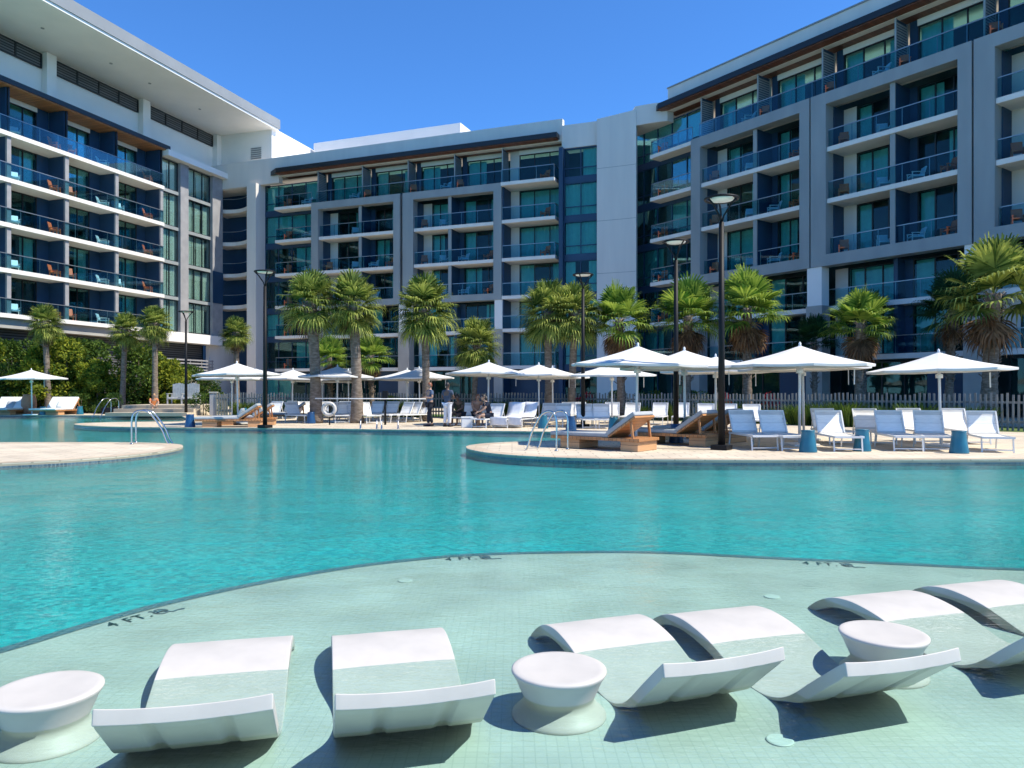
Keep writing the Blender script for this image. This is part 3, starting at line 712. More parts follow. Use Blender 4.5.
FR = [(5.33,14.99,.85,.7,10.75,'left portal frame of the right wing'),(15.09,24.48,1.03,.7,20.15,'middle portal frame of the right wing'),(24.58,34.2,1.0,.7,29.5,'rightmost portal frame of the right wing'),(34.3,43.9,1.0,.7,39.2,None)]
for s0,s1,w0,w1,dv,nm in FR[:3]:
    frame_block(W, 'r', s0, s1, w0, w1, dv, (13.4,16.6), (9.25,9.95), (19.25,19.97), nm=nm)
portal(W, 34.3, 43.9, 1.0, .7, 9.25, 9.95, 19.25, 19.97)
MB().box(34.3,43.9,1.8,2.1,0,Z(22.7)).build('wall_panel', M['navy'], W)
top_floor(W, [5.9,10.8,15.6,20.2,24.9,29.5,34.3], 19.97, 23.12, 43.9, 'right wing')
lower(W, [(5.5,14.6),(15.6,24.2),(25.2,33.9)], [(5.7,.7),(15.3,1.0),(24.6,1.0),(34.2,1.0)], 9.25, lev=(3.7,6.85))

# ------------------------------------------------------------------ trees, palms, shrubs
def leaf_quad(m, p, d, n, L, w):
    d = d.normalized(); s = d.cross(n)
    if s.length < 1e-4: s = d.cross(Vector((1,0,0)))
    s.normalize(); s *= w
    m.add([p, p+d*L*.5+s, p+d*L, p+d*L*.5-s], [(0,1,2,3)])
def rv(rng): 
    while True:
        v = Vector((rng.uniform(-1,1),rng.uniform(-1,1),rng.uniform(-1,1)))
        if .05 < v.length < 1: return v
def fan_leaf(m, rng, base, d, plen, size, droop, nb=20, wid=1.0):
    """palmate frond: petiole then a folded fan of narrow blades with hanging tips"""
    d = d.normalized(); side = d.cross(Vector((0,0,1)))
    if side.length < .05: side = Vector((1,0,0))
    side.normalize(); up = side.cross(d).normalized()
    hub = base + d*plen + Vector((0,0,-droop*.15*plen))
    m.add([base+side*.015, base-side*.015, hub-side*.012, hub+side*.012], [(0,1,2,3)])
    roll = rng.uniform(-.4,.4)
    side2 = side*math.cos(roll)+up*math.sin(roll)
    for k in range(nb):
        a = (-1+2*k/(nb-1))*2.0*wid
        r = size*(1-.28*abs(a/2.0)**2)*rng.uniform(.88,1.06)
        dr = d*math.cos(a)+side2*math.sin(a)
        dr = (dr + up*.18*abs(math.sin(a))).normalized()
        w = size*.04
        q = dr.cross(up).normalized()*w
        p1 = hub+dr*r*.55; p2 = hub+dr*r*.85+Vector((0,0,-droop*r*.12)); p3 = hub+dr*r*.96+Vector((0,0,-droop*r*(.28+.2*rng.random())))
        m.add([hub, p1+q, p1-q, p2+q*.55, p2-q*.55, p3], [(0,1,2),(1,3,4,2),(3,5,4)])
def make_palm(seed, kind, H, R, tr, lean=(0,0), skirt=0, mat='palm', label='', trunk='trunk', group='fan palms round the pool'):
    rng = random.Random(seed)
    root = empty('palm_tree', cat='palm tree', group=group)
    # trunk
    pts = []; rs = []; n = 34
    for i in range(n+1):
        t = i/n; pts.append((lean[0]*t*t*H, lean[1]*t*t*H, H*t)); 
        rr = tr*(1.25-.35*min(1,t*3)) * (1+.06*(i%2)) * (1.12 if t > .85 and kind == 'sabal' else 1)
        rs.append(rr*(1+rng.uniform(-.04,.04)))
    tk = MB().tube(pts, rs, 12)
    top = Vector(pts[-1])
    # old leaf bases ("boots")
    b = tk
    for i in range(70 if kind == 'sabal' else 110):
        t = rng.uniform(.72 if kind=='sabal' else .35, 1.0); a = rng.uniform(0,6.28); p = Vector((lean[0]*t*t*H, lean[1]*t*t*H, H*t))
        o_ = Vector((math.cos(a),math.sin(a),0)); r = tr*.95
        b.bar(p+o_*r*.9, p+o_*(r+.10+.1*rng.random())+Vector((0,0,.16)), .05, .03)
    o = tk.build('trunk', M[trunk], root, True)
    m = MB(); n = 60 if kind == 'sabal' else 34
    for i in range(n):
        t = (i+.5)/n
        if kind == 'sabal': el = R_(82 - 135*t**.9)
        else: el = R_(82 - 98*t)
        a = i*2.39996 + rng.uniform(-.35,.35); el += R_(rng.uniform(-13,13))
        d = Vector((math.cos(a)*math.cos(el), math.sin(a)*math.cos(el), math.sin(el)))
        pl_ = R*(.36+.16*rng.random()) ; sz = R*(.50+.12*rng.random())
        fan_leaf(m, rng, top+Vector((0,0,.1-.35*t)), d, pl_, sz, (.8 if kind=='sabal' else .55)*(.5+t)*rng.uniform(.7,1.3), 24 if kind=='sabal' else 28, 1.0)
    m.build('crown', M[mat], root)
    if skirt:
        s = MB()
        for i in range(skirt):
            a = rng.uniform(0,6.28); el = R_(rng.uniform(-82,-48)); d = Vector((math.cos(a)*math.cos(el), math.sin(a)*math.cos(el), math.sin(el)))
            fan_leaf(s, rng, top+Vector((0,0,-.1-.6*rng.random())), d, R*.30, R*.42, .9, 12, .6)
        s.build('dead_skirt', M['dead'], root)
    if label: root['label'] = label
    return root
def setpalm(p, px, Y, rz=0, sc=1, label=None):
    p.location = at(px, Y); p.rotation_euler = (.03*math.sin(px*1.3),.035*math.cos(px*.7),rz); p.scale = (sc,)*3
    if label: p['label'] = label
    return p
# sabal palms by the pool and on the left
setpalm(make_palm(1,'sabal',5.35,1.5,.25,(-.05,0),6), 316,33, 0,1,'stout cabbage palm on the far deck beside the life ring')
setpalm(make_palm(2,'sabal',5.3,1.52,.24,(-.05,0),5), 357,33, 0,1,'leaning cabbage palm just right of the life ring')
pz = setpalm(make_palm(3,'sabal',5.3,1.72,.19,(0,0),0), 427,35, .4,1,'slim cabbage palm with a round crown behind the standing people')
def pc(px,Y,rz,sc,label,src):
    o = dup(src); setpalm(o,px,Y,rz,sc,label); return o
pb = setpalm(make_palm(4,'sabal',3.95,1.55,.15,(.03,0),0), 474,40, .2,1,'low cabbage palm behind the fence right of the standing people')
pc(549,38,1.3,1.04,'slim cabbage palm at the left of the pair behind the central umbrellas',pz)
pc(571,38,2.4,1.02,'slim cabbage palm at the right of the pair behind the central umbrellas',pz)
pd = setpalm(make_palm(5,'sabal',5.95,1.3,.19,(0,0),4), 49,49, .2,1,'cabbage palm above the hedge behind the far left umbrella')
pc(122,49,2.2,.93,'cabbage palm with a pinkish trunk in the middle of the left hedge',pd)
pc(155,48,3.9,.98,'cabbage palm at the right end of the left hedge',pd)
pc(237,51,5.1,.92,'small cabbage palm in front of the blue grey corner wall',pd)
# fan palms with brown skirts
pw = make_palm(11,'fan',5.5,2.2,  .24,(0,0),40,'palmsun')
setpalm(pw,747,37,0,1,'tall fan palm with a shaggy brown skirt left of the right lamp post group')
pw['label'] = 'fan palm with a big brown skirt directly right of the nearest lamp post'
pc(622,38,1.1,.92,'fan palm behind the tallest white umbrella in the centre',pw)
pc(686,38,2.3,.95,'fan palm just right of the second nearest lamp post',pw)
pc(858,34,3.6,.82,'fan palm between the two right umbrellas',pw)
setpalm(make_palm(12,'fan',5.3,2.55,.30,(0,0),18,'palm'), 988,30,0,1,'big fan palm with a thick ringed trunk at the right edge')
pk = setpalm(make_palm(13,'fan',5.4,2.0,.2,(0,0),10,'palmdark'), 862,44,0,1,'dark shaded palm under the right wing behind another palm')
pc(372,42,1.2,.62,'low fan palm with brown skirt right of the leaning palm',pw)
pc(332,42,2.9,.60,'low fan palm half hidden behind the stout palm',pw)
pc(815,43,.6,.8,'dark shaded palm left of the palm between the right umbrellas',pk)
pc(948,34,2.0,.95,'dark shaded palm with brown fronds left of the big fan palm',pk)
def make_bush(seed, R, H, nl, mat, name='leafy_tree', stems=4, leaf=.21, cat='tree', group=None, rough=1.0):
    rng = random.Random(seed); root = empty(name, cat=cat, group=group)
    t = MB(); cl = []
    for i in range(stems):
        a = rng.uniform(0,6.28); e = Vector((math.cos(a)*R*.55*rng.random(), math.sin(a)*R*.55*rng.random(), H*rng.uniform(.55,.85)))
        p0 = Vector((math.cos(a)*.12,math.sin(a)*.12,0)); mid = (p0+e)/2+Vector((rng.uniform(-.1,.1),rng.uniform(-.1,.1),0))
        t.tube([p0,mid,e],[.06*H/4,.045*H/4,.015],6)
    t.build('stem', M['bark'], root, True)
    nc = int(10+R*H*2.2)
    for i in range(nc):
        z = H*(.12+.86*rng.random()); k = math.sin(min(1,(z/H*.82+.18))*math.pi)**.6
        a = rng.uniform(0,6.28); r = R*k*math.sqrt(rng.random())
        cl.append((Vector((r*math.cos(a), r*math.sin(a), z)), R*rng.uniform(.22,.42)))
    m = MB(); per = nl//nc
    for c,cr in cl:
        for _ in range(per):
            v = rv(rng); v = v.normalized()*(v.length**.5); p = c+Vector((v.x*cr, v.y*cr, v.z*cr*.8))
            if p.z < .03: continue
            d = (v*.7+rv(rng)+Vector((0,0,.1)))
            leaf_quad(m, p, d, rv(rng), leaf*rng.uniform(.7,1.4), leaf*.26)
    m.build('foliage', M[mat], root); return root
bA = make_bush(21,1.7,5.0,7000,'leaf',group='leafy trees of the left hedge'); bB = make_bush(22,1.9,4.3,7000,'leafdark',group='leafy trees of the left hedge'); bC = make_bush(23,1.4,3.5,6000,'leaf',group='leafy trees of the left hedge')
ub = {id(bA):[False], id(bB):[False], id(bC):[False]}
hedge = [(-8,50,bA,.95,'bright leafy tree cut by the left edge'),(16,51.5,bB,1.1,'dark leafy tree behind the far left umbrella'),(38,50,bC,1.15,'low bright leafy tree right behind the terracotta urn'),(68,51,bA,1.02,'tall bright leafy tree left of the pinkish palm trunk'),(88,52,bB,1.12,'dark leafy tree behind the gap between two bright ones'),
         (100,50,bC,.95,'low leafy tree right of the grey daybed'),(133,51.5,bB,1.05,'dark leafy tree right of the pinkish palm trunk'),(148,53,bA,.9,'bright leafy tree behind the palm at the hedge end'),(168,52,bC,.98,'leafy tree at the right end of the left hedge'),(190,55,bB,.75,'dark leafy tree under the podium railing'),(205,55,bB,.62,'small dark tree behind the white high back chairs'),(55,54,bB,1.2,'dark leafy tree at the back of the left hedge')]
for i,(px,Y,src,sc,l) in enumerate(hedge):
    place(src, ub[id(src)], at(px,Y), i*1.37, l, sc)
def make_clump(seed, R, H, n, mat='grassy', name='grass_clump', cat='shrub', group='grassy clumps along the fence'):
    rng = random.Random(seed); root = empty(name, cat=cat, group=group); m = MB()
    for _ in range(n):
        a = rng.uniform(0,6.28); r = R*math.sqrt(rng.random())*.7; p = Vector((r*math.cos(a)*1.6, r*math.sin(a), 0))
        d = Vector((math.cos(a)*rng.uniform(.05,.5), math.sin(a)*rng.uniform(.05,.5), 1)).normalized(); L = H*rng.uniform(.55,1.05)
        s = Vector((rng.uniform(-1,1),rng.uniform(-1,1),0)).normalized()*.022
        p1 = p+d*L*.6; p2 = p+d*L+Vector((d.x*.4,d.y*.4,-.12*L))
        m.add([p-s,p+s,p1+s*.8,p1-s*.8,p2], [(0,1,2,3),(3,2,4)])
    m.build('blades', M[mat], root); return root
def ipath(path, X):
    for (a,b) in zip(path[:-1],path[1:]):
        if a[0] <= X <= b[0]: return a[1]+(b[1]-a[1])*(X-a[0])/(b[0]-a[0])
    return path[-1][1]
FENCE = [(-17.2,43.4),(-8,42.5),(2,40),(8,36.5),(14,30),(18,26.2),(23,23.5)]
gc = make_clump(31,.55,1.05,420); gd = make_clump(32,.6,1.15,480,'leafdark'); ug = {id(gc):[False], id(gd):[False]}
plants = [(-6.6,gc,'behind the three striped loungers'),(-5.2,gc,'just left of the slim palm trunk'),(-2.6,gc,'behind the person in white trousers'),(-1.1,gc,'behind the seated person in navy'),(-.2,gc,'behind the lounger with a white towel'),(.6,gc,'behind the central pair of palm trunks'),(1.5,gc,'right of the central palm trunks'),(3.9,gd,'left of the tallest umbrella pole'),
          (6.2,gc,'right of the tallest umbrella pole'),(7.6,gc,'behind the wooden daybeds'),(9.6,gd,'right of the nearest lamp post'),(10.9,gc,'behind the shaded pair of loungers'),(12.0,gd,'left of the paired umbrella poles'),(13.0,gd,'right of the paired umbrella poles'),(13.8,gd,'behind the lounger half in shade'),(14.5,gd,'behind the gap left of the last umbrella'),(15.2,gd,'directly behind the last umbrella pole'),(15.9,gd,'behind the rightmost loungers'),
          (12.5,gd,'left of the half shaded lounger'),(13.4,gd,'behind the half shaded lounger on its right'),(14.9,gd,'just left of the last umbrella pole'),(16.5,gd,'at the right end of the lounger rows'),
          (-9.2,gc,'between the leaning palm and the black post'),(-13.0,gc,'behind the left wooden daybeds'),(-15.2,gc,'beside the stone post left of the fence')]
for i,(x,src,l) in enumerate(plants):
    place(src, ug[id(src)], (x, ipath(FENCE,x)-.75, DZ), i*.9, ('bright' if src is gc else 'dark')+' grassy clump at the fence '+l, (.95 if src is gc else .92)+.15*math.sin(i*2.1))
fb = make_bush(41,.6,1.5,1100,'flower','flowering_shrub',3,.10,'shrub','red flowering shrubs behind the fence'); uf = [False]
for px,Y,l in ((588,39,'red flowering shrub left of the central umbrella poles'),(727,36,'red flowering shrub just right of the nearest lamp post'),(772,35.5,'red flowering shrub left of the paired umbrella poles')):
    place(fb, uf, at(px,Y), px, l, 1.05)
sh = make_bush(42,.8,1.3,1500,'leafdark','shrub',3,.10,'shrub','low shrubs'); us = [False]
for px,Y,l,sc in ((205,44,'low dark shrub beside the white high back chairs',1.0),(393,40,'low shrub beside the black post of the rescue pole',.9),(80,48,'low shrub at the foot of the left hedge',1.0),(110,47.5,'low shrub behind the dark ottomans',1.0),(612,40,'dark shrub behind the fence below the central palms',1.1),(650,39,'dark shrub behind the fence left of the second lamp post',1.1),(698,38,'dark shrub behind the fence between two lamp posts',1.1)):
    place(sh, us, at(px,Y), px*.7, l, sc)
lawn = MB(); lw = [(x,ipath(FENCE,x)) for x in [-17+2*i for i in range(20)]]
for a,b in zip(lw[:-1],lw[1:]): lawn.add([(a[0],a[1]-1.3,DZ+.008),(b[0],b[1]-1.3,DZ+.008),(b[0],b[1]+4.2,DZ+.008),(a[0],a[1]+4.2,DZ+.008)], [(0,1,2,3)])
tag(lawn.build('lawn', M['lawn']), kind='structure')
tag(MB().add([(-45,47.2,DZ+.008),(-19,48.5,DZ+.008),(-19,60,DZ+.008),(-45,60,DZ+.008)], [(0,1,2,3)]).build('planting_bed', M['soil']), kind='structure')

# ------------------------------------------------------------------ fence
def fence(path, label, h=1.3):
    root = empty('picket_fence', (*path[0],DZ), 0, label, 'fence')
    o = Vector((*path[0],0)); pk = MB(); ra = MB()
    rng = random.Random(5)
    for a,b in zip(path[:-1],path[1:]):
        A = Vector((*a,0))-o; B = Vector((*b,0))-o; d = (B-A).normalized(); L = (B-A).length; nrm = Vector((-d.y,d.x,0))
        for z in (.3,1.0): ra.bar(A+nrm*.03+Vector((0,0,z)), B+nrm*.03+Vector((0,0,z)), .04, .08)
        n = int(L/.165)
        for k in range(n):
            p = A+d*(L*(k+.5)/n); hh = h+rng.uniform(-.05,.05)
            pk.xbox(Matrix.Translation(p+Vector((0,0,hh/2))) @ Matrix.Rotation(math.atan2(d.y,d.x)+rng.uniform(-.06,.06),4,'Z') @ Matrix.Rotation(rng.uniform(-.015,.015),4,'Y'), .07,.03,hh)
    pk.build('pickets', M['picket'], root); ra.build('rail', M['picket'], root)
fence(FENCE, 'weathered grey picket fence running behind the sun loungers')
fence([(-18.2,46.6),(-16.9,44.6)], 'short pale picket fence beside the white high back chairs', 1.2)
e = empty('stone_post', (-17.35,43.6,DZ), .2, 'grey stone post at the left end of the picket fence', 'post')
MB().box(-.19,.19,-.19,.19,0,1.3).build('shaft', M['concrete'], e, bevel=.02); MB().box(-.23,.23,-.23,.23,1.302,1.38).build('cap', M['beige'], e, bevel=.02)

# ------------------------------------------------------------------ umbrellas
def make_umbrella():
    root = empty('patio_umbrella', cat='umbrella', group='white umbrellas over the loungers')
    n = 8; R = 1.78; rim = 2.05; apex = 2.52; m = MB(); vs = []; K = 7; sub = 4
    N = n*sub
    for i in range(K+1):
        t = i/K
        for k in range(N):
            a = 2*math.pi*k/N + math.pi/8; fr = (k%sub)/sub
            ph = a - math.pi/8; seg = math.floor(ph/(2*math.pi/n)+1e-6); c0 = 2*math.pi*seg/n; lo_ = ph-c0-math.pi/n
            rad = R*t*math.cos(math.pi/n)/math.cos(lo_)
            sag = -.035*math.sin(math.pi*t)*1.0 - .018*t*math.sin(math.pi*fr)
            vs.append((rad*math.cos(a), rad*math.sin(a), apex-(apex-rim)*(t**.92)+sag))
    fs = [(i*N+k, i*N+(k+1)%N, (i+1)*N+(k+1)%N, (i+1)*N+k) for i in range(K) for k in range(N)]
    # hem
    b = len(vs)
    for k in range(N):
        v = vs[K*N+k]; vs.append((v[0]*.996, v[1]*.996, v[2]-.05))
    fs += [(K*N+k, K*N+(k+1)%N, b+(k+1)%N, b+k) for k in range(N)]
    o = m.add(vs,fs).build('canopy', M['canvas'], root); so = o.modifiers.new('thick','SOLIDIFY'); so.thickness = .012
    for k in range(n):
        a = 2*math.pi*k/n + math.pi/8
        MB().bar((.04*math.cos(a),.04*math.sin(a),apex-.07),(R*.97*math.cos(a),R*.97*math.sin(a),rim-.03),.02,.025).build('rib', M['pole'], root)
    MB().tube([(0,0,.06),(0,0,apex-.03)], .035, 12).build('pole', M['pole'], root, True)
    MB().lathe([(.0,apex-.02),(.05,apex-.01),(.03,apex+.03),(.035,apex+.07),(.0,apex+.11)], 12).build('finial', M['pole'], root, True)
    MB().box(-.35,.35,-.35,.35,0,.06).build('base', M['pole'], root, bevel=.01)
    MB().lathe([(.09,rim-.22),(.09,rim-.12),(.05,rim-.1)], 12).build('hub', M['pole'], root, True)
    MB().bar((.9,-.9,rim-.1),(.9,-.9,rim-.5),.03,.012).build('tie_strap', M['pole'], root)
    return root
um, uu = make_umbrella(), [False]
for px,Y,sc,l in ((941,19,.94,'white umbrella at the far right over the rightmost loungers'),(799.5,19.2,1.01,'front one of the two white umbrellas sharing one spot right of the nearest lamp post'),(804,21.4,1.0,'rear white umbrella hidden behind another right of the nearest lamp post'),
        (636,19.8,1.02,'tallest white umbrella behind the first wooden daybed'),(685,20.8,1.0,'white umbrella behind the second wooden daybed'),(716,24.5,1.0,'white umbrella mostly hidden behind the nearest lamp post'),
        (612,30,1.0,'white umbrella behind and below the tallest one'),(539,31.5,1.0,'white umbrella behind the right pool handrail'),(553,35.5,1.0,'white umbrella at the back between two central umbrellas'),(488,31.5,1.04,'white umbrella above the seated people'),
        (407,38.5,1.0,'white umbrella above the three striped loungers'),(420,36.5,1.0,'white umbrella half hidden by the slim palm trunk'),(238,32,1.03,'white umbrella above the left wooden daybeds'),(232,38.5,1.0,'white umbrella just behind the one over the left daybeds'),
        (292,39,1.0,'white umbrella right of the left tall lamp post'),(337,34,1.0,'white umbrella between the two palms by the life ring'),(349,40,1.0,'white umbrella at the back behind the leaning palm'),(322,41,.95,'white umbrella at the back left of the life ring palms'),(32,44.5,1.06,'white umbrella at the far left before the hedge')):
    o = place(um, uu, at(px,Y), px*.13%.78, l, sc); o.rotation_euler = (.018*math.sin(px), .018*math.cos(px*1.7), o.rotation_euler.z)

# ------------------------------------------------------------------ lamp posts
def make_lamp():
    root = empty('lamp_post', cat='lamp post', group='tall black lamp posts round the pool'); H = 5.95
    MB().tube([(0,0,.12),(0,0,H-.55)], [.085,.06], 14).build('post', M['black'], root, True)
    MB().box(-.2,.2,-.2,.2,0,.12).build('base', M['black'], root, bevel=.015)
    for k in range(3):
        a = 2*math.pi*k/3+.5
        MB().tube([(0,0,H-.6),(.06*math.cos(a),.06*math.sin(a),H-.4),(.24*math.cos(a),.24*math.sin(a),H-.14),(.36*math.cos(a),.36*math.sin(a),H-.03)], .022, 8).build('arm', M['black'], root, True)
    MB().tube([(.38*math.cos(t*math.pi/20),.38*math.sin(t*math.pi/20),H) for t in range(40)], .03, 8, closed=True).build('ring', M['black'], root, True)
    MB().lathe([(.0,H-.03),(.27,H-.03),(.29,H),(.27,H+.04),(.0,H+.05)], 32).build('lamp_disc', M['lamp'], root, True)
    m = MB()
    for k in range(3):
        a = 2*math.pi*k/3+.5; m.bar((.28*math.cos(a),.28*math.sin(a),H+.01),(.38*math.cos(a),.38*math.sin(a),H+.01),.03)
    m.build('spoke', M['black'], root)
    return root
lp, ul = make_lamp(), [False]
for px,Y,l in ((721.5,17.8,'nearest black lamp post, standing on the right deck'),(676,22.9,'black lamp post behind the wooden daybeds, second nearest'),(583,29.3,'black lamp post right of the central pair of palms'),(265,28.6,'black lamp post beside the left wooden daybed'),(186,42.8,'farthest black lamp post beside the white high back chairs')):
    place(lp, ul, at(px,Y), px*.01, l)

# ------------------------------------------------------------------ sling loungers
def make_sling(towel=False, ang=62):
    root = empty('sling_lounger', cat='sun lounger')
    # local: foot end at y=-1.15 (towards the camera), head at +; seat .34 high
    h = .34; f = MB()
    for x in (-.31,.31):
        f.bar((x,-1.1,h),(x,.45,h),.035,.045)
    f.bar((-.325,-1.1,h-.002),(.325,-1.1,h-.002),.035,.045); f.bar((-.3,.45,h),(.3,.45,h),.035)
    f.build('frame', M['alu'], root)
    for x in (-.31,.31):
        for y,dy in ((-.98,-.05),(.38,.08)):
            MB().bar((x,y,h-.02),(x,y+dy,0),.03).build('leg', M['alu'], root)
    MB().bar((-.31,-1.02,.06),(.31,-1.02,.06),.025).build('stretcher', M['alu'], root)
    m = MB(); vs = []
    for i in range(9):
        y = -1.09+1.3*i/8; z = h+.02-.02*math.sin(math.pi*i/8); vs += [(-.3,y,z),(.3,y,z)]
    m.add(vs,[(2*i,2*i+1,2*i+3,2*i+2) for i in range(8)]); o = m.build('seat', M['sling'], root); so = o.modifiers.new('t','SOLIDIFY'); so.thickness = .015
    a = R_(ang); b = MB(); vs = []
    for i in range(9):
        t = .60*i/8; y = .2+t*math.cos(a); z = h+.03+t*math.sin(a)-.0; c = .03*math.sin(math.pi*i/8); vs += [(-.3,y+c*math.sin(a),z-c*math.cos(a)),(.3,y+c*math.sin(a),z-c*math.cos(a))]
    b.add(vs,[(2*i,2*i+1,2*i+3,2*i+2) for i in range(8)]); o = b.build('backrest', M['sling'], root); so = o.modifiers.new('t','SOLIDIFY'); so.thickness = .015
    p1 = Vector((0,.2+.60*math.cos(a),h+.03+.60*math.sin(a)))
    g = MB()
    for x in (-.31,.31): g.bar((x,.2,h+.03),(x,p1.y,p1.z),.03)
    g.bar((-.32,p1.y,p1.z),(.32,p1.y,p1.z),.032)
    g.bar((-.28,.2+.4*math.cos(a),h+.03+.4*math.sin(a)),(-.28,.5,h),.02); g.bar((.28,.2+.4*math.cos(a),h+.03+.4*math.sin(a)),(.28,.5,h),.02)
    g.build('back_frame', M['alu'], root)
    return root
sl = make_sling(); sl['group'] = 'white sling loungers'; usl = [False]
def lounger(px, Y, rz, label, sc=1.0): 
    o = place(sl, usl, at(px,Y), R_(rz+4*math.sin(px*2.3)), label, sc); return o
# right deck: front row then back row (px of the backrest, distance)
fr_ = [(748,18.6,8,'nearest the lamp post, backrest in umbrella shade'),(778,18.4,6,'second from the lamp post, left of the first teal table'),(834,18.2,-10,'right of the first teal table, half in shade'),(894,18.3,-14,'just right of the second teal table'),(931,18.2,-16,'left of the third teal table'),(986,17.9,-18,'right of the third teal table, last one in the picture')]
for i,(px,Y,rz,l) in enumerate(fr_): lounger(px,Y,rz,'white front row lounger '+l)
for px,Y,rz,l in ((828,20.6,-6,'behind the lounger half in shade'),(870,20.4,-8,'behind the second teal table'),(914,20.8,-8,'behind two front row loungers'),(960,20.6,-10,'behind the third teal table')):
    lounger(px,Y,rz,'white back row lounger on the right deck '+l)
cen = [(547,30.5,-24,'right of the two towel covered loungers'),(561,30.0,-20,'shaded one right of the small green table'),(567,33.5,-14,'tucked behind a shaded lounger near the blue table'),(581,33.8,10,'behind the left shaded pair'),(586,29.0,5,'left one of the grey shaded pair'),(602,29.0,-5,'right one of the grey shaded pair'),(612,33.6,-10,'behind the right shaded lounger'),(631,32.0,-20,'beside the tallest umbrella pole'),(659,32.0,-24,'above the second wooden daybed'),(681,32.0,-20,'left of the second lamp post base'),(706,29.5,-16,'above the third wooden daybed'),(729,28.8,-10,'just behind the nearest lamp post'),(753,28.0,-8,'behind the shaded pair of the front row')]
for px,Y,rz,l in cen: lounger(px,Y,rz,'white central lounger '+l)
lft = [(297,33.5,55,'left of the stout palm trunk'),(308,36,40,'behind the stout palm trunk'),(341,33.8,20,'shaded, right of the life ring'),(346,37,15,'at the back behind the life ring'),(366,33.5,30,'right of the leaning palm trunk'),(374,36,-15,'behind the first one right of the leaning palm'),(402,34.5,-40,'first of three in a row left of the slim palm'),(410,34.5,-40,'second of three in a row left of the slim palm'),(418,34.5,-40,'third of three in a row, touching the slim palm'),(286,38.5,-20,'at the back right of the left lamp post'),(272,37,-15,'at the back touching the left lamp post'),(322,36,20,'between the stout palm and the life ring'),(353,35.2,15,'just left of the leaning palm trunk'),(389,36,-20,'directly beside the black post of the rescue pole')]
for px,Y,rz,l in lft: lounger(px,Y,rz,'white left side lounger '+l)
# towel-covered pair
for px,l in ((512,'left one of the two loungers covered with white towels'),(525,'right one of the two loungers covered with white towels')):
    o = lounger(px,29.5,-28,l)
    t = MB(); vs = []
    a = R_(62)
    prof = [(.2+.62*math.cos(a)+.02,.37+.5*math.sin(a)),(.2+.62*math.cos(a)-.01,.40+.62*math.sin(a)),(.17,.43),(-.6,.40),(-1.12,.40),(-1.17,.36),(-1.17,.10)]
    prof = smooth_line(prof,4)
    for y,z in prof: vs += [(-.35,y,z),(-.1,y-.01,z+.012),(.15,y+.01,z),(.36,y,z+.006)]
    t.add(vs,[(4*i+k,4*i+k+1,4*i+k+5,4*i+k+4) for i in range(len(prof)-1) for k in range(3)])
    tw = t.build('pool_towel', M['pantswhite'], None, True); tw.location = o.location; tw.rotation_euler = o.rotation_euler
    so = tw.modifiers.new('t','SOLIDIFY'); so.thickness = .012
    tag(tw, 'white towel draped over the '+('left' if px<520 else 'right')+' lounger of the covered pair', 'towel', 'white pool towels on loungers')

# ------------------------------------------------------------------ wooden daybeds
def make_daybed(cush='cushion', ang=34, W=1.0):
    root = empty('wooden_daybed', cat='daybed', group='wooden daybeds with cushions')
    # along x: foot at -1.25, head at +1.15; low base blocks
    MB().box(-1.2,1.25,-W/2,W/2,.23,.30).build('platform', M['wood'], root, bevel=.008)
    MB().box(-.95,-.4,-W/2+.06,W/2-.06,0,.228).build('base_block', M['woodz'], root, bevel=.008)
    MB().box(.75,1.2,-W/2+.03,W/2-.03,0,.228).build('base_block', M['woodz'], root, bevel=.008)
    MB().box(-1.25,.42,-W/2+.04,W/2-.04,.302,.40).build('mattress', M[cush], root, bevel=.03)
    a = R_(ang); c = Matrix.Translation((.42,0,.32)) @ Matrix.Rotation(-a,4,'Y')
    MB().xbox(c @ Matrix.Translation((.43,0,.0)), .86, W-.04, .05).build('back_panel', M['wood'], root, bevel=.006)
    for y in (-W/2+.08, W/2-.08): MB().bar((.42+.7*math.cos(a),y,.30+.7*math.sin(a)),(1.05,y,.29),.05).build('prop', M['wood'], root)
    MB().xbox(c @ Matrix.Translation((.44,0,.085)), .88, W-.06, .11).build('back_cushion', M[cush], root, bevel=.03)
    return root
def pillow(loc, rz, tilt, mat, label, s=.45):
    m = MB(); vs = []; n = 8
    for sg in (1,-1):
        for i in range(n+1):
            for j in range(n+1):
                u = -1+2*i/n; v = -1+2*j/n; th = .08*(1-u**4)**.5*(1-v**4)**.5
                k = 1-.07*(abs(u*v))
                vs.append((u*s/2*k, v*s/2*k, sg*th))
    N = (n+1)**2
    fs = [(i*(n+1)+j,(i+1)*(n+1)+j,(i+1)*(n+1)+j+1,i*(n+1)+j+1) for i in range(n) for j in range(n)]
    m.add(vs, fs+[tuple(x+N for x in f[::-1]) for f in fs])
    o = m.build('pillow', M[mat], None, True); o.location = loc; o.rotation_euler = (0,-tilt,rz); o.rotation_mode = 'XYZ'
    tag(o, label, 'pillow', 'pillows on the daybeds'); return o
db = make_daybed(); udb = [False]
dw = make_daybed('whitecushion', 50, 1.75); udw = [False]
def daybed(x, Y, rz, label): return place(dw if x < 100 else db, udw if x < 100 else udb, at(x,Y), R_(rz), label)
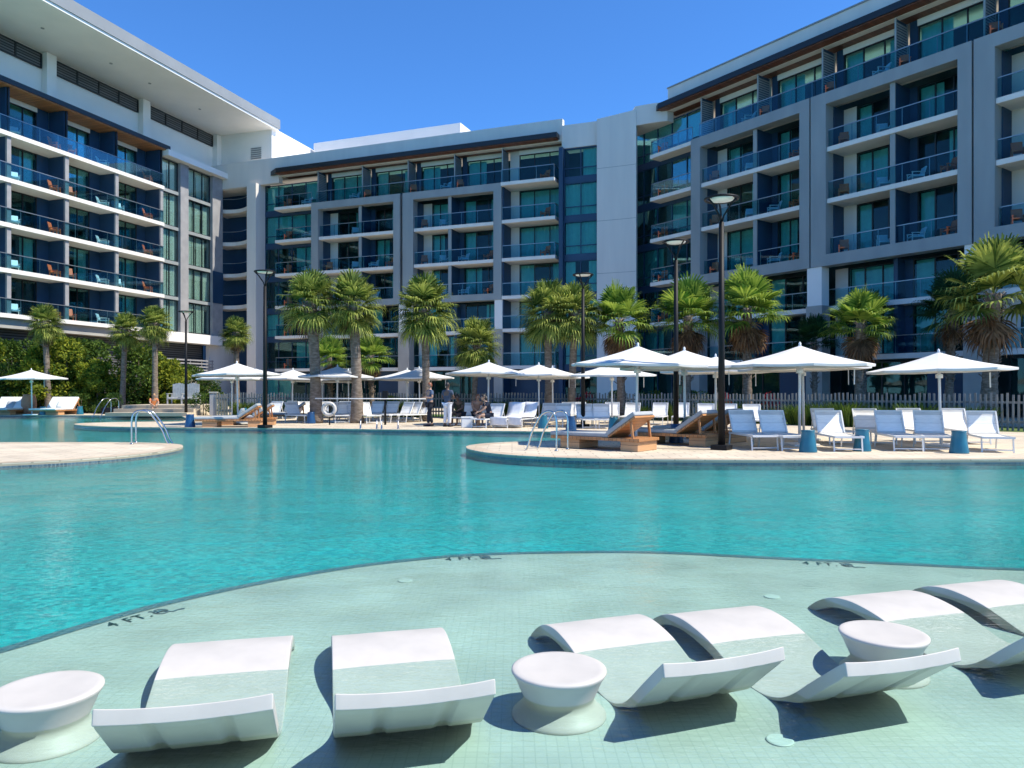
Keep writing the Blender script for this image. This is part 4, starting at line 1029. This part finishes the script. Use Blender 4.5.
beds = [(603,18.2,-38,'wooden daybed with raised back nearest the right pool handrail','d'),(671,19.8,-40,'second wooden daybed, left of the second lamp post','d'),(699,21.2,-42,'third wooden daybed, just left of the nearest lamp post','d'),
        (230,29.6,10,'wooden daybed with teal pillows left of the left lamp post','t'),(245,31.2,12,'wooden daybed right behind the one with teal pillows','t'),(281,35.5,14,'reddish wooden daybed with a white mat right of the left lamp post','w'),
        (6,45.6,92,'wooden daybed cut by the left edge beside the terracotta urn','g'),(56,45.6,86,'wooden daybed right of the terracotta urn under the umbrella','w')]
for px,Y,rz,l,k in beds:
    o = daybed(px,Y,rz,l)
    Mx = Matrix.Translation(o.location) @ Matrix.Rotation(o.rotation_euler.z,4,'Z')
    if k == 'd' and px < 690:
        pillow(Mx @ Vector((.50,-.1,.57)), o.rotation_euler.z, R_(55), 'darkpillow', f'dark pillow leaning on the back of the {"first" if px<620 else "second"} right hand daybed')
    if k == 't':
        for q,(y,mt) in enumerate(((-.25,'cushion'),(.22,'teal'))):
            pillow(Mx @ Vector((.46-.3*q*0,y,.57)), o.rotation_euler.z, R_(58), mt, f'{"grey" if q==0 else "teal"} pillow on the {"front" if px==230 else "rear"} daybed left of the left lamp post', .4)
    if k in 'wg': pillow(Mx @ Vector((.44,0,.59)), o.rotation_euler.z, R_(60), 'whitecushion' if k=='w' else 'cushion', {281:'white pillow on the reddish daybed',56:'white pillow on the daybed right of the urn',6:'grey pillow on the daybed cut by the left edge'}[px], .5)

# ------------------------------------------------------------------ small tables, bins, urn, ottomans
def make_drum(mat, name='drum_table', cat='side table', group='ceramic drum tables'):
    root = empty(name, cat=cat, group=group)
    MB().lathe([(.2,0),(.2,.02),(.165,.25),(.145,.45),(.15,.47),(.15,.485),(.0,.485)], 24).build('body', M[mat], root, True)
    MB().lathe([(.152,.487),(.155,.50),(.0,.503)], 24).build('top', M[mat], root, True)
    return root
dt, ud = make_drum('teal'), [False]
for px,Y,l in ((808,17.1,'first teal drum table, below the paired umbrella poles'),(862,17.4,'second teal drum table in the middle of the right deck'),(959,16.8,'third teal drum table among the rightmost loungers'),(543,28.2,'small green teal drum table behind the right pool handrail'),(613.5,25.5,'teal drum table left of the first daybed backrest'),(80,45.8,'pale blue drum table at the far left water edge'),(43,44.7,'teal drum table between the far left daybeds')):
    place(dt, ud, at(px,Y), 0, l)
bt, ub2 = make_drum('blue'), [False]
for px,Y,l in ((571,27.0,'dark blue drum table between the central loungers'),(628,18.9,'dark blue drum table under the first wooden daybed head'),(676,20.3,'dark blue drum table under the second wooden daybed head'),(190,29.2,'dark blue drum table at the foot of the left daybed'),(311,32.6,'dark drum table left of the stout palm trunk')):
    place(bt, ub2, at(px,Y), 0, l)
e = empty('urn', at(29,46.3), 0, 'large terracotta urn between the two far left daybeds', 'urn')
MB().lathe([(.22,0),(.33,.12),(.42,.5),(.42,.85),(.34,1.1),(.30,1.16),(.34,1.2),(.33,1.22),(.28,1.2),(.0,1.1)], 28).build('pot', M['terracotta'], e, True)
for px,Y,w,l in ((118,46.8,.9,'long dark ottoman left of the pool handrail at the back'),(137,46.6,1.0,'dark ottoman in the middle of the row at the back'),(171,45.6,.9,'dark ottoman right of the person by the far pool edge')):
    e = empty('ottoman', at(px,Y), 0, l, 'ottoman', 'dark ottomans on the far left deck')
    MB().box(-w,w,-.4,.4,.05,.42).build('cushion', M['black'], e, bevel=.08); MB().box(-w+.1,w-.1,-.3,.3,0,.048).build('plinth', M['black'], e)
def make_highback():
    root = empty('high_back_chair', cat='chair', group='white high back chairs by the picket fence')
    MB().box(-.36,.36,-.36,.3,.28,.40).build('seat', M['greywhite'], root, bevel=.02); m = MB()
    for k in range(5): m.box(-.36+.146*k,-.36+.146*k+.135,.30,.34,.4,1.22-.03*abs(k-2))
    m.build('backrest', M['greywhite'], root)
    for x in (-.41,.41):
        q = MB(); q.bar((x,-.3,0),(x,-.3,.58),.07); q.bar((x,.3,0),(x,.3,.58),.07); q.bar((x,-.4,.6),(x,.36,.6),.11,.03); q.build('arm_frame', M['greywhite'], root)
    return root
hc, uh = make_highback(), [False]
for px,l in ((177,'left one of the two white high back chairs'),(191,'right one of the two white high back chairs')): place(hc, uh, at(px,45.4,.72), .05, l, 1.05)
e = empty('stone_steps', (-20.3,45.2,DZ), 0, 'pale stone steps rising to the white high back chairs', 'steps')
for k,(y0,z0_,z1_) in enumerate(((-3.0,0,.2),(-2.1,.2,.4),(-1.2,.4,.6))): MB().box(-2.6,2.0-.35*(2-k)*0,y0,2.6,z0_+.001*k,z1_).build('step', M['deck'], e)

# ------------------------------------------------------------------ handrails, life ring, rescue pole
def handrail(p, rz, h, l, label, name='pool_handrail', extra=0):
    root = empty(name, p, rz, label, 'handrail', 'steel pool handrails')
    def arch(x):
        pts = []
        prof = smooth_line([(.0,0),(0,.25*h),(.0,.72*h),(.05*l,.93*h),(.16*l,h),(.3*l,.97*h),(.42*l,.85*h),(.62*l,.45*h),(.72*l,.1*h),(.8*l,-.08),(.82*l,-.35)],4)
        return [(x,-u,z) for u,z in prof]
    for x in (-.3,.3): MB().tube(arch(x), .024, 8).build('tube', M['steel'], root, True)
    for x in (-.3,.3): MB().lathe([(.05,0),(.05,.02),(.03,.04)], 12, (x,0)).build('escutcheon', M['steel'], root, True)
    return root
pL = spot(134,443.6); handrail((pL.x-.0,pL.y,DZ), R_(107), .88, 1.15, 'steel handrail on the left deck spit, nearest on the left')
pR = spot(562,450); handrail((pR.x-.0,pR.y-.1,DZ), R_(240), .92, 1.05, 'steel handrail on the tip of the right deck')
handrail((at(369,28.2)), R_(8), .34, .5, 'small steel handrail at the far deck below the rescue pole')
handrail((at(390,28.0)), R_(8), .34, .5, 'small steel handrail left of the standing people')
handrail((at(115,44.2)), R_(-20), 1.0, 1.6, 'steel handrail at the far left pool end before the ottomans')
e = empty('life_ring', at(329,30.2,.12), 0, 'white life ring hanging from a stand left of the leaning palm', 'life ring')
R0 = .235
MB().tube([(R0*math.cos(t*math.pi/20),0,.64+R0*math.sin(t*math.pi/20)) for t in range(40)], .075, 12, closed=True).build('ring', M['lounge'], e, True)
for k in range(4):
    a = math.pi/4+k*math.pi/2
    MB().tube([(R0*math.cos(a+q*.05),0,.64+R0*math.sin(a+q*.05)) for q in (-2,-1,0,1,2)], .078, 12).build('band', M['greymetal'], e, True)
rp = MB()
for k in range(12):
    a=k*2.1; rp.tube([(.12*math.cos(a+q*.5),.02*math.sin(k),.64+.12*math.sin(a+q*.5)) for q in range(6)], .012, 5)
rp.build('rope', M['darkpillow'], e)
MB().tube([(0,.1,0),(0,.1,1.0)], .03, 8).build('stand', M['black'], e, True)
e = empty('rescue_pole', at(385,31.2), 0, 'long white rescue pole resting level on a black post', 'rescue pole')
MB().tube([(-2.9,0,1.10),(1.7,0,1.08)], .022, 8).build('pole', M['pole'], e, True)
MB().tube([(0,.05,0),(0,.05,1.3)], .045, 10).build('post', M['black'], e, True); MB().box(-.11,.11,-.02,.1,1.12,1.42).build('holder', M['black'], e, bevel=.01)

# ------------------------------------------------------------------ people
def skinned(name, pts, edges, mat, parent, root=0, sub=2):
    me = bpy.data.meshes.new(name); me.from_pydata([p[:3] for p in pts], edges, []); me.update()
    o = bpy.data.objects.new(name, me); COL.objects.link(o); o.parent = parent
    sk = o.modifiers.new('skin','SKIN'); sk.use_smooth_shade = True
    if not me.skin_vertices: 
        bpy.context.view_layer.update()
    for i,p in enumerate(pts):
        v = me.skin_vertices[0].data[i]; r = p[3]; v.radius = r if isinstance(r,(tuple,list)) else (r,r); v.use_root = (i == root)
    ss = o.modifiers.new('sub','SUBSURF'); ss.levels = sub; ss.render_levels = sub
    me.materials.append(mat); return o
def person(loc, rz, J, label, skin, hair, top, bottom, longhair=False, bare_legs=False, group='people by the pool'):
    """J: joint positions in metres, x right, y forward (-y faces the front)"""
    root = empty('person', loc, rz, label, 'person', group)
    g = lambda k: Vector(J[k])
    names = ['pelvis','waist','chest','neck','head','lsh','lel','lwr','rsh','rel','rwr','lhip','lkn','lan','rhip','rkn','ran']
    rad = dict(pelvis=(.14,.11),waist=(.125,.095),chest=(.15,.105),neck=.055,head=.06,lsh=.058,lel=.042,lwr=.03,rsh=.058,rel=.042,rwr=.03,lhip=.09,lkn=.062,lan=.04,rhip=.09,rkn=.062,ran=.04)
    P = [(*J[n],rad[n]) for n in names]; ix = {n:i for i,n in enumerate(names)}
    def add(base, p, r): P.append((*p,r)); E.append((ix[base] if isinstance(base,str) else base, len(P)-1)); return len(P)-1
    E = [(ix[a],ix[b]) for a,b in (('pelvis','waist'),('waist','chest'),('chest','neck'),('neck','head'),('chest','lsh'),('lsh','lel'),('lel','lwr'),('chest','rsh'),('rsh','rel'),('rel','rwr'),('pelvis','lhip'),('lhip','lkn'),('lkn','lan'),('pelvis','rhip'),('rhip','rkn'),('rkn','ran'))]
    fw = Vector(J.get('fwd',(0,-1,0)))
    for s in ('l','r'):
        a = g(s+'an'); add(s+'an', a+fw*.14+Vector((0,0,-.045)), .032)
        w = g(s+'wr'); d = (w-g(s+'el')).normalized(); pm = add(s+'wr', w+d*.08, (.034,.018))
        sd = d.cross(Vector((0,0,1))); sd = sd.normalized() if sd.length > .1 else Vector((0,1,0))
        for k,(o_,L) in enumerate(((-.024,.065),(-.008,.08),(.008,.076),(.024,.06))):
            q = add(pm, w+d*.12+sd*o_, .0085); add(q, w+d*(.12+L*.6)+sd*o_*1.05+Vector((0,0,-.012)), .0075)
        add(ix[s+'wr'], w+d*.07+sd*.045, .009)
    skinned('body', P, E, M[skin], root)
    # head
    h = g('head'); hd = MB(); vs=[]; fs=[]; n=14; m_=10
    face = Vector(J.get('face', tuple(fw))).normalized(); up = Vector((0,0,1)); rt = face.cross(up).normalized(); up = rt.cross(face)
    def hp(u,v):
        th = math.pi*v; ph = 2*math.pi*u
        x = .074*math.sin(th)*math.cos(ph); y = .094*math.sin(th)*math.sin(ph); z = .115*math.cos(th)
        if z < -.03: y += .015*(y>0); x *= .86
        return h+rt*x+face*y+up*(z+.06)
    for j in range(m_+1):
        for i in range(n): vs.append(hp(i/n, j/m_))
    for j in range(m_):
        for i in range(n): fs.append((j*n+i,(j+1)*n+i,(j+1)*n+(i+1)%n,j*n+(i+1)%n))
    hd.add(vs,fs)
    hd.tube([h+face*.09+up*.08,h+face*.112+up*.045,h+face*.095+up*.035],[.008,.016,.010],6)
    for s in (-1,1): hd.tube([h+rt*s*.072+up*.085,h+rt*s*.085+up*.06-face*.01,h+rt*s*.074+up*.03],[.010,.016,.010],6)
    ho = hd.build('head', M[skin], root, True)
    ey = MB()
    for s in (-1,1): ey.lathe([(0,-.008),(.008,-.003),(.008,.003),(0,.008)],6); 
    ey.v = []; ey.f = []
    for s in (-1,1):
        c = h+face*.088+rt*s*.03+up*.065; ey.bar(c-rt*.012, c+rt*.012, .012, .010)
    ey.bar(h+face*.092+up*.005-rt*.022, h+face*.092+up*.005+rt*.022, .01, .008)
    ey.build('features', M['hair'], ho)
    hr = MB(); vs=[]; fs=[]
    for j in range(7):
        for i in range(n):
            u=i/n; v=j/6*(.62 if .25<((u)%1)<.25 else .6); ph=2*math.pi*u; front=max(0,math.sin(ph)); th=math.pi*(v*(1-.45*front))
            p = Vector((.083*math.sin(th)*math.cos(ph), .102*math.sin(th)*math.sin(ph)-.006, .126*math.cos(th)))
            vs.append(h+rt*p.x+face*p.y+up*(p.z+.062))
    for j in range(6):
        for i in range(n): fs.append((j*n+i,(j+1)*n+i,(j+1)*n+(i+1)%n,j*n+(i+1)%n))
    hr.add(vs,fs)
    if longhair: hr.tube([h-face*.06+up*.1,h-face*.10+up*.0,h-face*.11-up*.16],[.07,.075,.03],8)
    hr.build('hair', M[hair], ho, True)
    # clothes
    T = [(*J['pelvis'],(.152,.122)),(*J['waist'],(.142,.112)),(*J['chest'],(.168,.122)),(*(g('chest')*.35+g('neck')*.65),.075)]
    e2 = [(0,1),(1,2),(2,3)]
    for s in ('l','r'):
        T.append((*J[s+'sh'],.074)); e2.append((2,len(T)-1)); T.append((*(g(s+'sh')*.35+g(s+'el')*.65),.060)); e2.append((len(T)-2,len(T)-1))
    skinned('shirt', T, e2, M[top], root, 1)
    if bottom:
        B = [(*J['pelvis'],(.158,.125))]; e3=[]
        for s in ('l','r'):
            B.append((*J[s+'hip'],.106)); e3.append((0,len(B)-1))
            end = g(s+'an') if not bare_legs else g(s+'hip')*.4+g(s+'kn')*.6
            if not bare_legs: B.append((*J[s+'kn'],.082)); e3.append((len(B)-2,len(B)-1))
            B.append((*(end+Vector((0,0,.03 if not bare_legs else 0))),.066 if not bare_legs else .085)); e3.append((len(B)-2,len(B)-1))
        skinned('trousers' if not bare_legs else 'shorts', B, e3, M[bottom], root)
        if not bare_legs:
            sh_ = MB()
            for s in ('l','r'):
                a = g(s+'an'); sh_.xbox(Matrix.Translation(a+fw*.07+Vector((0,0,-.045))) @ Matrix.Rotation(math.atan2(fw.y,fw.x),4,'Z'), .27,.095,.085)
            sh_.build('shoes', M['pantsdark'], root, bevel=.02)
    return root
STAND = dict(pelvis=(0,0,.93),waist=(0,0,1.10),chest=(0,0,1.32),neck=(0,0,1.50),head=(0,-.01,1.57),lsh=(-.19,0,1.40),lel=(-.24,.03,1.13),lwr=(-.23,-.06,.90),rsh=(.19,0,1.40),rel=(.25,.03,1.13),rwr=(.23,-.06,.90),lhip=(-.09,0,.88),lkn=(-.10,-.01,.50),lan=(-.11,.02,.09),rhip=(.09,0,.88),rkn=(.10,-.01,.50),ran=(.12,.02,.09))
def mod(d, **k): e = dict(d); e.update(k); return e
person(at(430,30.0), R_(-60), mod(STAND, rel=(.26,-.02,1.14), rwr=(.1,-.24,1.15), lan=(-.11,.14,.09), lkn=(-.10,.04,.50), ran=(.11,-.12,.09), rkn=(.10,-.09,.5)), 'person in blue shirt and dark trousers standing beside the slim palm', 'skin','hairred','shirtblue','pantsdark')
person(at(447.5,29.6), R_(150), mod(STAND, lel=(-.27,-.04,1.15), lwr=(-.12,-.26,1.12), rel=(.27,-.04,1.15), rwr=(.12,-.26,1.12)), 'person in slate shirt and white trousers standing with back to the pool', 'skindark','hair','shirtgrey','pantswhite')
SIT = dict(pelvis=(0,.0,.50),waist=(0,-.03,.66),chest=(0,-.12,.86),neck=(0,-.20,1.03),head=(0,-.26,1.10),lsh=(-.19,-.13,.95),lel=(-.24,-.28,.72),lwr=(-.12,-.44,.62),rsh=(.19,-.13,.95),rel=(.24,-.28,.72),rwr=(.12,-.44,.62),lhip=(-.10,-.03,.46),lkn=(-.13,-.46,.48),lan=(-.13,-.44,.09),rhip=(.10,-.03,.46),rkn=(.13,-.46,.48),ran=(.13,-.48,.09))
person(at(490,29.2), R_(-75), SIT, 'person in navy top with bare legs sitting bent forward on a lounger', 'skin','hair','navycloth','navycloth', True, True)
person(at(461,30.8), R_(-30), mod(SIT, face=(.2,-1,-.1)), 'person in olive top sitting on a lounger behind the person in white trousers', 'skindark','hair','olive','pantsdark', False, True)
person(at(476,31.2), R_(20), SIT, 'person with pinkish shirt seated between the two other sitters', 'skin','hairred','terracotta','pantsdark', True, True)
person(at(153,44.3), R_(40), mod(SIT, lan=(-.13,-.42,.06), ran=(.13,-.44,.06)), 'blond person in orange swimwear sitting at the far left pool edge', 'skin','hairblond','swim','swim', True, True)
for px,Y,l in ((492,29.4,'white sling lounger on which the person in navy sits'),(463,31.3,'white sling lounger on which the person in olive sits'),(477,31.7,'white sling lounger under the person with the pinkish shirt')):
    lounger(px,Y,-30 if px>480 else -15,l)
e = empty('pool_stool', at(153,44.25), .2, 'low dark stool under the blond person at the far left', 'stool')
MB().box(-.25,.25,-.25,.25,.34,.40).build('seat', M['darkpillow'], e, bevel=.02)
for x in (-.2,.2):
    for y in (-.2,.2): MB().bar((x,y,0),(x,y,.34),.04).build('leg', M['black'], e)
e = empty('cooler_box', at(467,28.9), .1, 'white cooler box on the deck edge in front of the seated person in olive', 'cooler')
MB().box(-.22,.22,-.16,.16,0,.36).build('body', M['pole'], e, bevel=.03); MB().box(-.235,.235,-.175,.175,.362,.42).build('lid', M['alu'], e, bevel=.02)

# ------------------------------------------------------------------ sun, sky, camera
SUN = Vector((.56,-.14,.81)).normalized()
el = math.asin(SUN.z); az = math.atan2(SUN.x, SUN.y)
li = bpy.data.lights.new('sun','SUN'); li.energy = 3.8; li.angle = R_(.53); li.color = (1,.945,.82)
so = bpy.data.objects.new('sun', li); COL.objects.link(so); so.rotation_euler = (-SUN).to_track_quat('-Z','Y').to_euler(); so.location = (0,0,60)
w = bpy.data.worlds.new('World'); S.world = w; w.use_nodes = True
nt = w.node_tree; bg = nt.nodes['Background']; sky = nt.nodes.new('ShaderNodeTexSky'); sky.sky_type = 'NISHITA'; sky.sun_disc = False
sky.sun_elevation = el; sky.sun_rotation = az; sky.altitude = 2500; sky.air_density = 1.0; sky.dust_density = 0; sky.ozone_density = 6.0
tint = nt.nodes.new('ShaderNodeMix'); tint.data_type = 'RGBA'; tint.blend_type = 'MULTIPLY'; tint.inputs[0].default_value = 1; tint.inputs[7].default_value = (.46,.80,1.06,1)
nt.links.new(sky.outputs[0], tint.inputs[6]); nt.links.new(tint.outputs[2], bg.inputs[0]); bg.inputs[1].default_value = .148
cam = bpy.data.cameras.new('camera'); co = bpy.data.objects.new('camera', cam); COL.objects.link(co)
co.location = (0,0,EYE); co.rotation_euler = (R_(90),0,0); cam.sensor_width = 36; cam.lens = F/1024*36
cam.shift_y = (HZ-384)/1024; cam.clip_start = .05; cam.clip_end = 4000
S.camera = co
vs_ = S.view_settings; vs_.view_transform = 'Standard'; vs_.look = 'None'; vs_.exposure = 0.8; vs_.gamma = 1
S.cycles.max_bounces = 8; S.cycles.diffuse_bounces = 3; S.cycles.glossy_bounces = 4; S.cycles.transparent_max_bounces = 24; S.cycles.transmission_bounces = 4
S.cycles.use_denoising = True; S.cycles.denoiser = 'OPENIMAGEDENOISE'; S.cycles.sample_clamp_indirect = 6; S.cycles.sample_clamp_direct = 12
S.cycles.caustics_reflective = False; S.cycles.caustics_refractive = False
S.cycles.use_adaptive_sampling = True; S.cycles.adaptive_threshold = .02
S.render.use_persistent_data = False
